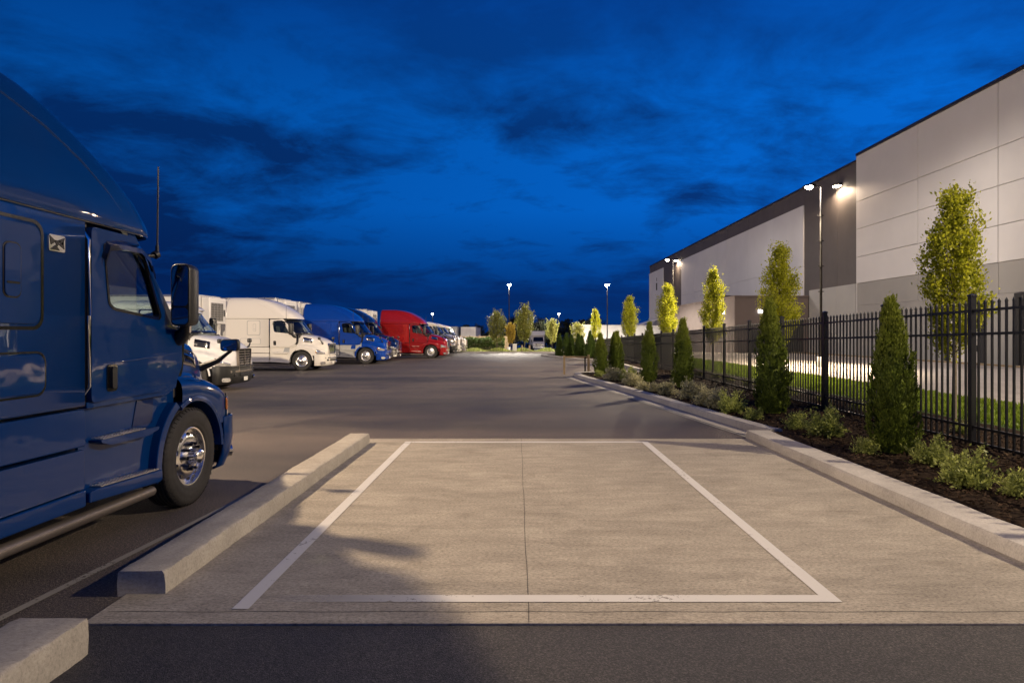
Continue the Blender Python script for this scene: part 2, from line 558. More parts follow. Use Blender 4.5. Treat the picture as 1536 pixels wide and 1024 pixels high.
def build_wheel(parent, x, y, sd, dual=False, r=.525):
    """sd: which way the face looks (-1 = right-hand side)"""
    w = MB()
    fy = .10 if not dual else -.06
    # hub, nuts
    w.lathe_y([(.0, fy + .15), (.05, fy + .15), (.075, fy + .13), (.082, fy + .03), (.10, fy + .02), (.16, fy + .012), (.18, fy - .01)], 24)
    w2 = MB()
    for k in range(10):
        a = 2 * PI * k / 10
        cx, cz = .138 * math.cos(a), .138 * math.sin(a)
        w2.lathe_y([(.0, fy + .075), (.012, fy + .075), (.017, fy + .06), (.017, fy + .02), (.021, fy + .018), (.021, fy)], 8, cx, 0, cz)
    hub = w.build('wheel', M['rimalloy'], parent, 40)
    hub.location = (x, y, r)
    hub.rotation_euler = (0, 0, 0 if sd > 0 else PI)
    w2.build('lug_nut', M['gloss'], hub, 40)
    t = MB()
    def tyre(c):
        prof = [(.312, c + .125), (.322, c + .138), (.345, c + .148), (.36, c + .145), (.372, c + .15), (.43, c + .156), (.455, c + .15), (.47, c + .152), (.505, c + .138), (.520, c + .118)]
        for k, yy in enumerate((.09, .05, .01, -.03, -.07)):
            prof += [(.525, c + yy + .012), (.510, c + yy + .006), (.510, c + yy - .006), (.525, c + yy - .012)]
        prof += [(.520, c - .118), (.505, c - .138), (.43, c - .156), (.36, c - .145), (.312, c - .125)]
        t.lathe_y(prof, 56)
        # raised sidewall ribs (unlettered) and shoulder lugs
        for k in range(56):
            a = 2 * PI * k / 56
            for q in (1,):
                ca, sa = math.cos(a), math.sin(a)
                cb, sb = math.cos(a + .05), math.sin(a + .05)
                t.add([(.50 * ca, c + .143, .50 * sa), (.50 * cb, c + .143, .50 * sb), (.522 * cb, c + .122, .522 * sb), (.522 * ca, c + .122, .522 * sa),
                       (.502 * ca, c + .149, .502 * sa), (.502 * cb, c + .149, .502 * sb), (.527 * cb, c + .126, .527 * sb), (.527 * ca, c + .126, .527 * sa)],
                      [(4, 5, 6, 7), (0, 1, 5, 4), (1, 2, 6, 5), (2, 3, 7, 6), (3, 0, 4, 7)])
    tyre(0)
    if dual: tyre(-.33)
    t.build('tyre', M['rubber'], hub, 40)
    q = MB()
    if not dual:
        prof = [(.292, .128), (.284, .132), (.272, .128), (.262, .10), (.252, .075), (.235, .085), (.205, .105), (.175, .112), (.15, .112), (.10, .112), (.10, .0)]
    else:
        prof = [(.292, .128), (.284, .132), (.272, .128), (.262, .08), (.25, .0), (.235, -.06), (.205, -.055), (.175, -.05), (.10, -.05), (.10, -.1)]
    q.lathe_y([(r_ * 1.095, y_) for r_, y_ in prof], 48)
    rim = q.build('rim', M['rimalloy'], hub, 40)
    h = MB()
    for k in range(10):
        a = 2 * PI * (k + .5) / 10
        yy = (.098 if not dual else -.054)
        h.lathe_y([(.0, yy + .006), (.026, yy + .006), (.028, yy), (.028, yy - .02)], 12, .232 * math.cos(a), 0, .232 * math.sin(a))
    h.build('hand_hole', M['gloss'], hub, 40)
    return hub

def plan_ring(z, w, sf, ss, rear, n=11, rr=.12, e=2.5):
    """horizontal outline: rounded front (superellipse), straight sides, rounded rear corners"""
    pts = []
    # right side (y<0) front centre -> side -> rear -> left
    for k in range(n):
        t = PI / 2 * k / (n - 1)
        c = max(0, math.cos(t)) ** (2 / e); q = max(0, math.sin(t)) ** (2 / e)
        pts.append((ss + (sf - ss) * c, -w * q, z))
    for f in (.25, .5, .75):
        pts.append((ss + (rear + rr - ss) * f, -w, z))
    for k in range(5):
        t = PI / 2 * k / 4
        pts.append((rear + rr - rr * math.sin(t), -(w - rr + rr * math.cos(t)), z))
    half = pts
    return half + [(x, -y, zz) for x, y, zz in reversed(half[1:])]

def build_tractor(roof, mats, hero=False):
    """roof: 'high' or 'low'; mats: paint and skirt materials"""
    T = empty('semi_truck')
    pm = mats['paint']; sk = mats['skirt']; hm = mats['hood']
    rear = -4.15 if roof == 'high' else -2.7
    # --- sleeper shell
    b = MB()
    ring = []
    rr = .12
    pts = [(-1.76, -HW), ((-1.76 + rear) / 2, -HW)]
    for k in range(6):
        t = PI / 2 * k / 5
        pts.append((rear + rr - rr * math.sin(t), -(HW - rr + rr * math.cos(t))))
    pts = pts + [(x, -y) for x, y in reversed(pts)]
    inner = [(x + (.05 if i not in (0, len(pts) - 1) else 0), y * .965) for i, (x, y) in enumerate(pts)]
    b.loft([[(x, y, z) for x, y in pts] for z in (1.27, 1.29, 2.0, 2.745, 2.765)], False)
    sleeper = b.build('sleeper_wall', pm, T, 40)
    m = sleeper.modifiers.new('thick', 'SOLIDIFY'); m.thickness = .03; m.offset = 1 if False else -1
    # --- rounded luggage doors, handles, badge on each side
    for sd in (-1, 1):
        y0 = sidey(sd, HW - .01)
        def slab(name, loops, t0, t1, mat, bev=.0, par=None):
            q = MB(); q.prism(loops, sidey(sd, t0), sidey(sd, t1))
            return q.build(name, mat, par or T, 40, bev)
        if roof == 'high':
            slab('door_gasket', [rrect(-2.93, -2.21, 1.88, 2.68, .10), rrect(-2.905, -2.235, 1.905, 2.655, .085)], HW - .006, HW + .003, M['gloss'])
            d = slab('luggage_door', [rrect(-2.885, -2.255, 1.925, 2.635, .08)], HW - .01, HW + .014, pm, .010)
            slab('latch_recess', [rrect(-2.60, -2.44, 2.10, 2.49, .05)], HW + .008, HW + .0175, M['gloss'], .004, d)
            slab('latch', [rrect(-2.588, -2.452, 2.112, 2.478, .045)], HW + .012, HW + .024, pm, .006, d)
            slab('latch_bar', [rrect(-2.575, -2.465, 2.20, 2.215, .005)], HW + .02, HW + .028, M['gloss'], 0, d)
            slab('lower_panel_gasket', [rrect(-3.3, -2.185, 1.395, 1.725, .09), rrect(-3.285, -2.2, 1.41, 1.71, .08)], HW - .006, HW + .003, M['gloss'])
            slab('lower_panel', [rrect(-3.275, -2.21, 1.42, 1.70, .075)], HW - .01, HW + .014, pm, .012)
            bd = slab('badge', [rrect(-2.17, -2.00, 2.475, 2.60, .015)], HW - .005, HW + .012, M['chrome'], .004)
            q = MB()
            for tri in (((-2.165, 2.59), (-2.10, 2.55), (-2.15, 2.52)), ((-2.005, 2.59), (-2.08, 2.56), (-2.03, 2.53)), ((-2.16, 2.485), (-2.10, 2.525), (-2.06, 2.485)), ((-2.01, 2.50), (-2.07, 2.53), (-2.02, 2.56)), ((-2.12, 2.56), (-2.05, 2.56), (-2.085, 2.515))):
                q.prism([list(tri)], sidey(sd, HW + .010), sidey(sd, HW + .0155))
            q.build('badge_mark', M['gloss'], bd)
        # gap strip and grab rail between sleeper and door
        q = MB(); q.box(-1.775, -1.69, *sorted((sidey(sd, HW - .07), sidey(sd, HW - .035))), 1.26, 2.76)
        q.build('door_post', M['gloss'], T)
        q = MB(); q.tube([(-1.728, sidey(sd, HW - .03), 1.36), (-1.728, sidey(sd, HW + .012), 1.42), (-1.728, sidey(sd, HW + .014), 2.0), (-1.728, sidey(sd, HW + .012), 2.62), (-1.728, sidey(sd, HW - .03), 2.68)], .0145, 10)
        q.build('grab_rail', M['chrome'], T, 50)
        # --- door
        door_o = smoothpoly([(-1.685, 1.285), (-1.685, 2.735), (-1.09, 2.735), (-.495, 1.945), (-.285, 1.885), (-.275, 1.52), (-.37, 1.39), (-.60, 1.285)], .05)
        win_o = smoothpoly([(-1.545, 2.625), (-1.03, 2.625), (-.93, 2.555), (-.665, 2.025), (-.70, 1.985), (-1.40, 2.055), (-1.475, 2.10)], .05)
        win_i = smoothpoly([(-1.52, 2.60), (-1.04, 2.60), (-.95, 2.54), (-.705, 2.04), (-.73, 2.012), (-1.39, 2.08), (-1.45, 2.115)], .04)
        q = MB(); q.prism([door_o, win_o], sidey(sd, HW - .05), sidey(sd, HW + .004))
        door = q.build('door', pm, T, 40, .010)
        slab('window_frame', [win_o, win_i], HW - .055, HW + .010, M['gloss'], .004, door)
        slab('door_window', [win_i], HW - .022, HW - .018, M['glass'], 0, door)
        slab('handle_plate', [rrect(-1.50, -1.36, 1.36, 1.59, .03)], HW + .0, HW + .014, M['gloss'], .006, door)
        slab('door_handle', [rrect(-1.475, -1.41, 1.385, 1.57, .025)], HW + .01, HW + .045, M['black'], .008, door)
        if sd > 0 and hero: slab('window_light_block', [win_i], HW - .045, HW - .04, M['interior'], 0, door)  # added panel on the hidden side, stops lamp light passing through the cab
        # crease along the door
        q = MB(); q.tube([(-1.66, sidey(sd, HW - .004), 1.60), (-1.2, sidey(sd, HW - .001), 1.615), (-.32, sidey(sd, HW - .003), 1.66)], [.006, .012, .008], 8)
        q.build('door_crease', pm, door, 60)
        # rain deflector over the window
        q = MB()
        rings = []
        for s_, z_ in ((-1.56, 2.50), (-1.50, 2.63), (-1.30, 2.665), (-1.05, 2.665), (-.92, 2.60), (-.83, 2.45)):
            rings.append([(s_, sidey(sd, HW + .0), z_ + .015), (s_, sidey(sd, HW + .045), z_ - .03), (s_ - .01, sidey(sd, HW + .05), z_ - .075), (s_ - .01, sidey(sd, HW + .044), z_ - .075), (s_, sidey(sd, HW + .036), z_ - .03), (s_, sidey(sd, HW - .004), z_ + .005)])
        q.loft(rings, True, True, True)
        q.build('window_visor', M['gloss'], door, 30)
        # a-pillar
        q = MB()
        rings = []
        for (s_, z_) in ((-.36, 1.93), (-1.10, 2.80)):
            yy = HW - .005 if z_ < 2 else HW - .02
            rings.append([(s_ - .105, sidey(sd, yy), z_), (s_ + .0, sidey(sd, yy - .005), z_ + .03), (s_ + .045, sidey(sd, yy - .05), z_ + .03), (s_ - .03, sidey(sd, yy - .09), z_)])
        q.loft(rings, True, True, True)
        q.build('windshield_pillar', pm, T, 30, .008)
        # --- step skirt with the rear edge of the wheel arch
        arch = [( .645 * math.cos(R(a)), .525 + .645 * math.sin(R(a))) for a in range(188, 111, -6)]
        q = MB()
        q.prism([[(-1.72, .50), (-1.72, 1.245), (-.62, 1.245), (-.62, 1.245)][:3] + [(-.50, 1.30), (-.29, 1.40)] + [p for p in reversed(arch)] + [(-.66, .50)]], sidey(sd, 1.00), sidey(sd, 1.135))
        q.build('step_panel', sk, T, 30, .01)
        # fender strip right behind the arch
        a1 = [(.64 * math.cos(R(a)), .525 + .64 * math.sin(R(a))) for a in range(118, 193, 5)]
        a2 = [(.735 * math.cos(R(a)), .525 + .735 * math.sin(R(a))) for a in range(191, 117, -5)]
        q = MB(); q.prism([a1 + a2], sidey(sd, 1.10), sidey(sd, 1.222))
        q.build('fender_edge', pm, T, 30, .012)
        # lower sill with the bottom step
        q = MB()
        q.prism([[(-1.72, .47), (-1.72, .555), (-1.60, .57), (-.66, .525), (-.655, .43), (-.72, .405)]], sidey(sd, 1.02), sidey(sd, 1.238))
        q.build('sill', sk, T, 30, .014)
        q = MB()
        q.prism([[(-1.58, .571), (-.72, .533), (-.72, .541), (-1.58, .579)]], sidey(sd, 1.08), sidey(sd, 1.232))
        for i in range(34):
            for j in range(6):
                s0 = -1.565 + .0248 * i; t0 = 1.090 + .024 * j + (.008 if i % 2 else 0)
                z0 = interp(s0, [-1.58, -.72], [.579, .541])
                q.box(s0, s0 + .013, *sorted((sidey(sd, t0), sidey(sd, t0 + .007))), z0 - .001, z0 + .005)
        q.build('step_tread', M['alum'], T, 30)
        q = MB()
        q.prism([smoothpoly([(-1.60, .965), (-.73, .955), (-.74, .93), (-.90, .895), (-1.45, .90), (-1.58, .94)], .02)], sidey(sd, 1.06), sidey(sd, 1.243))
        q.build('step_ledge', sk, T, 30, .008)
        q = MB()
        q.box(-1.56, -.95, *sorted((sidey(sd, 1.09), sidey(sd, 1.236))), .964, .971)
        for i in range(24):
            for j in range(5):
                s0 = -1.55 + .0248 * i; t0 = 1.104 + .024 * j + (.006 if i % 2 else 0)
                q.box(s0, s0 + .013, *sorted((sidey(sd, t0), sidey(sd, t0 + .007))), .970, .976)
        q.build('step_tread', M['alum'], T, 30)
        q = MB(); q.prism([[(-1.0, .985), (-.68, .985), (-.66, 1.225), (-.93, 1.225)]], sidey(sd, 1.05), sidey(sd, 1.143))
        q.build('step_recess_patch', M['navy'] if hero else M['gloss'], T, 30)  # recess shade put into a dark patch that stands proud of the panel
        q = MB(); q.prism([[(-1.70, 1.238), (-1.70, 1.292), (-.60, 1.292), (-.42, 1.36), (-.30, 1.42), (-.34, 1.30), (-.52, 1.238)]], sidey(sd, 1.0), sidey(sd, 1.196))
        q.build('rocker_panel', pm, T, 30, .008)
        # --- side skirt under the sleeper
        q = MB()
        q.prism([[(rear + .02, .96), (rear + .02, 1.245), (-1.76, 1.245), (-1.74, 1.15), (-1.745, .94)]], sidey(sd, 1.05), sidey(sd, 1.222))
        q.prism([[(rear + .02, .60), (rear + .02, .935), (-1.745, .915), (-1.745, .60)]], sidey(sd, 1.05), sidey(sd, 1.215))
        q.prism([[(rear + .02, .47), (rear + .02, .59), (-1.745, .59), (-1.745, .45)]], sidey(sd, 1.05), sidey(sd, 1.226))
        q.build('side_skirt', sk, T, 30, .016)
        q = MB(); q.box(rear + .05, -1.70, *sorted((sidey(sd, .99), sidey(sd, 1.11))), .55, 1.30)
        q.build('skirt_backing', M['chassis'], T)
        q = MB(); q.tube([(rear - .3, sidey(sd, 1.12), .36), (-2.2, sidey(sd, 1.12), .33), (-.62, sidey(sd, 1.10), .30)], .05, 16)
        q.build('side_rail', M['tubesteel'], T, 50)
        # --- door mirror
        q = MB()
        yo = (1.27, 1.47)
        ring0 = rrect(1.275, 1.475, 1.93, 2.55, .06, 5)
        rings = []
        for (dx, k) in ((-.60, .9), (-.585, 1.0), (-.50, 1.0), (-.42, .93), (-.38, .7)):
            rings.append([(dx, sidey(sd, 1.375 + (a - 1.375) * k), 2.24 + (z - 2.24) * (k * .3 + .7)) for a, z in ring0])
        q.loft(rings, True, True, True)
        mir = q.build('door_mirror', mats.get('mirror', M['black']), T, 40)
        q = MB(); q.prism([rrect(1.295, 1.455, 2.13, 2.53, .04)], -.607, -.598, 'x')
        q.prism([rrect(1.295, 1.455, 1.95, 2.11, .04)], -.607, -.598, 'x')
        for i, v in enumerate(q.v):
            q.v[i] = (v[0], sidey(sd, v[1]), v[2])
        q.build('mirror_glass', M['mirror'], mir)
        q = MB()
        q.tube([(-.33, sidey(sd, 1.18), 1.80), (-.36, sidey(sd, 1.25), 1.82), (-.43, sidey(sd, 1.34), 1.89), (-.48, sidey(sd, 1.375), 1.97), (-.50, sidey(sd, 1.38), 2.05)], [.085, .075, .055, .055, .05], 10)
        q.build('mirror_arm', M['black'], mir, 60)
        q = MB(); q.tube([(-.44, sidey(sd, 1.385), 1.875), (-.49, sidey(sd, 1.415), 1.95)], .016, 6)
        q.build('side_marker', M['chrome'], mir, 60)
        # --- hood mirror
        q = MB()
        p0 = hoodpt(1.0, 5.6); p0 = (p0[0], p0[1] * -1 * sd if sd > 0 else p0[1], p0[2])
        q.tube([p0, (1.02, sidey(sd, .99), 1.52), (1.0, sidey(sd, 1.10), 1.60), (.97, sidey(sd, 1.17), 1.645)], [.05, .032, .022, .022], 8)
        hmr = q.build('hood_mirror', M['black'], T, 60)
        q = MB()
        ring0 = rrect(1.06, 1.29, 1.64, 1.79, .045, 4)
        rings = [[(dx, sidey(sd, 1.175 + (a - 1.175) * k), 1.715 + (z - 1.715) * k) for a, z in ring0] for dx, k in ((.91, .92), (.92, 1.0), (.96, 1.0), (1.0, .8), (1.02, .4))]
        q.loft(rings, True, True, True)
        q.build('mirror_head', M['black'], hmr, 40)
        q = MB(); q.prism([[(sidey(sd, a), z) for a, z in rrect(1.075, 1.275, 1.655, 1.775, .035, 4)]], .903, .908, 'x')
        q.build('mirror_glass', M['mirror'], hmr)
        # --- hood trim: side vent, headlight, fender flare
        def patch(name, s0, s1, u0, u1, off, mat, par=None, ns=8, nu=6, skew=0.0, thick=.02):
            q = MB()
            rows = []
            for i in range(ns + 1):
                s_ = s0 + (s1 - s0) * i / ns
                rows.append([hoodpt(min(1.215, s_ + skew * (j / nu)), u0 + (u1 - u0) * j / nu, off) for j in range(nu + 1)])
            if sd > 0: rows = [[(x, -y, z) for x, y, z in r] for r in rows]
            q.loft(rows, False)
            o = q.build(name, mat, par or T, 40)
            md = o.modifiers.new('thick', 'SOLIDIFY'); md.thickness = thick; md.offset = 0
            return o
        hv = patch('hood_vent', .02, .50, 5.0, 7.3, .006, M['chrome'] if hero else M['gloss'], skew=.0)
        patch('vent_slot', .05, .46, 5.2, 6.0, .016, M['gloss'], hv, thick=.01)
        patch('vent_slot', .08, .47, 6.3, 7.1, .016, M['gloss'], hv, thick=.01)
        hl = patch('headlight', .80, 1.17, 13.3, 16.2, .010, M['lamp_glass'])
        patch('headlight_rim', .78, .98, 12.9, 13.25, .012, M['gloss'], hl, thick=.014)
        patch('turn_lamp', .755, .80, 13.8, 15.4, .010, M['amber'], hl)
        q = MB()
        rings = []
        for a in range(2, 119, 4):
            ca, sa = math.cos(R(a)), math.sin(R(a))
            rings.append([(rad * ca, sidey(sd, t), .525 + rad * sa) for rad, t in ((.60, 1.03), (.60, 1.226), (.625, 1.236), (.655, 1.226), (.655, 1.2))])
        q.loft(rings, True, True, True)
        q.build('fender_flare', hm, T, 40)
        # wheel-well liner
        q = MB()
        rings = []
        for a in range(-5, 200, 8):
            ca, sa = math.cos(R(a)), math.sin(R(a))
            rings.append([(.66 * ca, sidey(sd, 1.16), .525 + .62 * sa), (.66 * ca, sidey(sd, .62), .525 + .62 * sa)])
        q.loft(rings, False)
        q.build('wheel_well', M['chassis'], T, 60)
        # cowl end piece between hood and door
        q = MB()
        q.prism([smoothpoly([(-.28, 1.93), (-.29, 1.42), (-.245, 1.40), (-.20, 1.50), (-.16, 1.92)], .03)], sidey(sd, 1.04), sidey(sd, 1.195))
        q.build('cowl_end', M['gloss'], T, 30, .01)
    # --- roof fairing / roof
    q = MB()
    if roof == 'high':
        prof = [(2.775, 1.221, -.50, -1.03), (2.79, 1.225, -.485, -1.015), (2.83, 1.225, -.49, -1.02), (2.90, 1.22, -.54, -1.08), (3.05, 1.205, -.66, -1.22), (3.2, 1.175, -.85, -1.42), (3.35, 1.14, -1.07, -1.64), (3.5, 1.095, -1.32, -1.88),
                (3.62, 1.05, -1.55, -2.07), (3.72, .995, -1.78, -2.27), (3.80, .925, -2.05, -2.48), (3.86, .84, -2.33, -2.7), (3.905, .74, -2.65, -2.98), (3.935, .6, -3.0, -3.25), (3.95, .38, -3.35, -3.48), (3.955, .1, -3.52, -3.57)]
    else:
        prof = [(2.775, 1.222, -.50, -1.03), (2.80, 1.235, -.46, -1.0), (2.83, 1.235, -.47, -1.0), (2.88, 1.215, -.54, -1.05), (2.94, 1.17, -.64, -1.12), (3.0, 1.09, -.80, -1.22), (3.05, .95, -1.0, -1.35), (3.085, .72, -1.25, -1.5), (3.10, .4, -1.5, -1.65), (3.105, .1, -1.75, -1.8)]
    q.loft([plan_ring(z, w, sf, ss, rear + (0 if z < 3 else max(0, (z - 3.0)) * .05)) for z, w, sf, ss in prof], True, False, True)
    q.build('roof_fairing', pm, T, 50)
    if roof == 'high':
        for sd in (-1, 1):
            q = MB()
            pp = [(-3.4, 3.70), (-2.9, 3.655), (-2.45, 3.58), (-2.05, 3.44), (-1.72, 3.27), (-1.45, 3.08), (-1.27, 2.93), (-1.15, 2.82)]
            zz_ = [p[0] for p in prof]; ww_ = [p[1] for p in prof]
            q.tube([(a, sidey(sd, interp(b, zz_, ww_) - .012), b) for a, b in pp], [.004, .016, .022, .024, .022, .018, .012, .004], 10)
            q.build('fairing_crease', pm, T, 60)
    # dark drip line under the roof
    q = MB()
    rg = plan_ring(2.772, 1.226, -.51, -1.03, rear)
    q.loft([[(x, y, z - .012) for x, y, z in rg], rg], True)
    q.build('drip_seal', M['gloss'], T)
    # marker lamps on the brow
    for yy in (-.8, -.4, 0, .4, .8):
        sx = -.53 - .25 * (abs(yy) / 1.2) ** 2.5
        q = MB(); q.lathe_z([(.035, 0), (.033, .02), (.015, .035)], 10, sx - .12, yy, 2.955 if roof == 'high' else 2.915)
        q.build('marker_lamp', M['amber'], T, 50)
    # --- windshield
    q = MB()
    rows = []
    for i in range(7):
        f = i / 6
        z = 1.965 + (2.775 - 1.965) * f
        row = []
        for k in range(-8, 9):
            a = k / 8
            ya = a * (1.12 + .02 * f)
            sf = .10 + (-.53 - .10) * f
            ss = -.40 + (-1.06 + .40) * f
            row.append((sf + (ss - sf) * abs(a) ** 2.6, ya, z))
        rows.append(row)
    q.loft(rows, False)
    q.build('windshield', M['wsglass'], T, 60)
    q = MB()
    q.loft([[(x + .02, y * 1.04, z + .012) for x, y, z in rows[0]], [(x - .06, y * 1.03, z + .10) for x, y, z in rows[0]]], False)
    o = q.build('cowl', M['gloss'], T, 50)
    md = o.modifiers.new('thick', 'SOLIDIFY'); md.thickness = .02
    for yy in (-.45, .35):
        q = MB(); q.tube([(.08, yy - .3, 2.01), (-.07, yy + .15, 2.15), (-.11, yy + .35, 2.22)], .010, 6)
        q.build('wiper', M['black'], T, 60)
    # exterior visor over the windshield
    q = MB()
    rows2 = []
    for off, dz in ((0, 0), (.16, -.10), (.17, -.115), (.0, -.03)):
        rows2.append([(x + off * (1 - .3 * abs(y)), y * 1.02, 2.80 + dz) for x, y, z in rows[-1]])
    q.loft(rows2, False)
    q.build('sun_visor', M['gloss'] if hero else pm, T, 50)
    # --- hood
    q = MB()
    ss = [-.26, -.12, 0, .12, .25, .38, .48, .56, .61, .66, .74, .83, .92, 1.0, 1.06, 1.11, 1.15, 1.19, 1.22]
    rings = []
    for s_ in ss:
        sec = hoodsec(s_)
        rings.append([(s_, -t, z) for t, z in reversed(sec)] + [(s_, t, z) for t, z in sec[1:]])
    q.loft(rings, False, False, True)
    q.build('hood', hm, T, 42)
    # --- grille
    q = MB()
    gp = smoothpoly([(-.50, 1.42), (.50, 1.42), (.44, .66), (-.44, .66)], .08)
    q.prism([gp], 1.19, 1.27, 'x')
    gr = q.build('grille', M['gloss'], T, 40, .01)
    q = MB()
    q.prism([smoothpoly([(-.53, 1.45), (.53, 1.45), (.47, .63), (-.47, .63)], .09), gp], 1.19, 1.30, 'x')
    q.build('grille_surround', mats.get('grille', M['chrome']), gr, 40, .01)
    q = MB()
    for k in range(8):
        z = .72 + .088 * k
        q.box(1.262, 1.29, -.455, .455, z, z + .02)
    q.box(1.268, 1.295, -.015, .015, .68, 1.40)
    q.build('grille_bar', mats.get('grille', M['chrome']), gr, 40, .003)
    # --- bumper
    q = MB()
    plan = [(.70, 1.215), (.88, 1.215), (1.02, 1.17), (1.15, 1.02), (1.24, .78), (1.29, .45), (1.305, 0)]
    plan = [(x, -y) for x, y in plan] + [(x, y) for x, y in reversed(plan[:-1])]
    rings = []
    for z, k, dx in ((.80, .97, -.02), (.865, .985, -.01), (.855, 1.0, 0), (.62, 1.005, 0), (.42, .985, -.02), (.26, .94, -.09), (.24, .90, -.12)):
        rings.append([(x + dx * (.3 + .7 * (x - .7) / .6), y * k, z) for x, y in plan])
    q.loft(rings, False)
    bp = q.build('bumper', mats['bumper'], T, 40)
    md = bp.modifiers.new('thick', 'SOLIDIFY'); md.thickness = .03; md.offset = -1
    q = MB(); q.box(1.28, 1.318, -.40, .40, .50, .60)
    for sd in (-1, 1): q.box(1.19, 1.27, *sorted((sd * .52, sd * .76)), .50, .60)
    q.build('bumper_intake', M['gloss'], bp, 30, .008)
    q = MB(); q.box(1.30, 1.335, -.42, .42, .63, .70)
    for sd in (-1, 1): q.add([(1.315, sd * .42, .63), (1.20, sd * .92, .63), (1.20, sd * .92, .70), (1.315, sd * .42, .70), (1.28, sd * .42, .63), (1.17, sd * .90, .63), (1.17, sd * .90, .70), (1.28, sd * .42, .70)], [(0, 1, 2, 3), (7, 6, 5, 4), (0, 4, 5, 1), (3, 2, 6, 7), (1, 5, 6, 2), (0, 3, 7, 4)])
    q.build('bumper_bar', mats.get('grille', M['chrome']), bp, 30, .006)
    for sd in (-1, 1):
        q = MB()
        q.prism([[(x, z) for x, z in rrect(-.15, .15, -.075, .075, .07, 6)]], 0, .05, 'x')
        fl = q.build('fog_light', M['chrome'], bp, 40, .01)
        fl.location = (1.085, sd * 1.04, .40); fl.rotation_euler = (0, 0, sd * R(48))
        q = MB(); q.prism([rrect(-.10, .10, -.05, .05, .045, 6)], .045, .058, 'x')
        q.build('fog_lens', M['lamp_glass'], fl, 40)
    q = MB(); q.box(1.315, 1.322, -.15, .15, .33, .46)
    q.build('number_plate', M['sign'], bp, 30, .003)
    # --- interior
    q = MB()
    q.box(rear + .06, -.20, -1.13, 1.13, 1.18, 1.30)
    q.box(-.26, -.12, -1.03, 1.03, .55, 1.90)
    q.prism([[(-.25, 1.3), (-.25, 1.86), (-.10, 1.93), (-.48, 1.96), (-.58, 1.86), (-.52, 1.3)]], -1.08, 1.08)
    q.build('dashboard', M['interior'], T, 30, .02)
    for yy in (-.62, .62):
        q = MB()
        q.box(-1.45, -.95, yy - .25, yy + .25, 1.30, 1.72)
        q.prism([smoothpoly([(-1.55, 1.70), (-1.40, 1.70), (-1.52, 2.40), (-1.66, 2.40)], .06)], yy - .24, yy + .24)
        q.build('cab_seat', M['seat'], T, 30, .04)
    q = MB()
    rings = []
    for k in range(25):
        a = 2 * PI * k / 24
        c = Vector((-.72 + .10 * math.sin(a), .62 + .22 * math.cos(a), 1.98 + .17 * math.sin(a)))
        rings.append(tuple(c))
    q.tube(rings, .014, 6, False)
    q.tube([(-.72, .62, 1.98), (-.52, .62, 1.80)], .02, 6)
    q.build('steering_wheel', M['black'], T, 60)
    # --- chassis, tank, wheels
    q = MB()
    for sd in (-1, 1):
        q.box(-7.4 if roof == 'high' else -5.6, .9, *sorted((sd * .36, sd * .48)), .78, 1.06)
    q.box(.6, .85, -.95, .95, .45, .7)
    q.box(-.12, .12, -.95, .95, .40, .58)
    q.build('chassis', M['chassis'], T, 30, .01)
    dx = 0 if roof == 'high' else 1.75
    q = MB(); q.prism([smoothpoly([(-6.5 + dx, 1.08), (-5.4 + dx, 1.08), (-5.4 + dx, 1.22), (-6.4 + dx, 1.22)], .05)], -.45, .45)
    q.build('fifth_wheel', M['chassis'], T, 30, .02)
    for sd in (-1, 1):
        build_wheel(T, 0, sd * 1.045, sd)
        build_wheel(T, -5.25 + dx, sd * 1.03, sd, True)
        build_wheel(T, -6.55 + dx, sd * 1.03, sd, True)
    return T

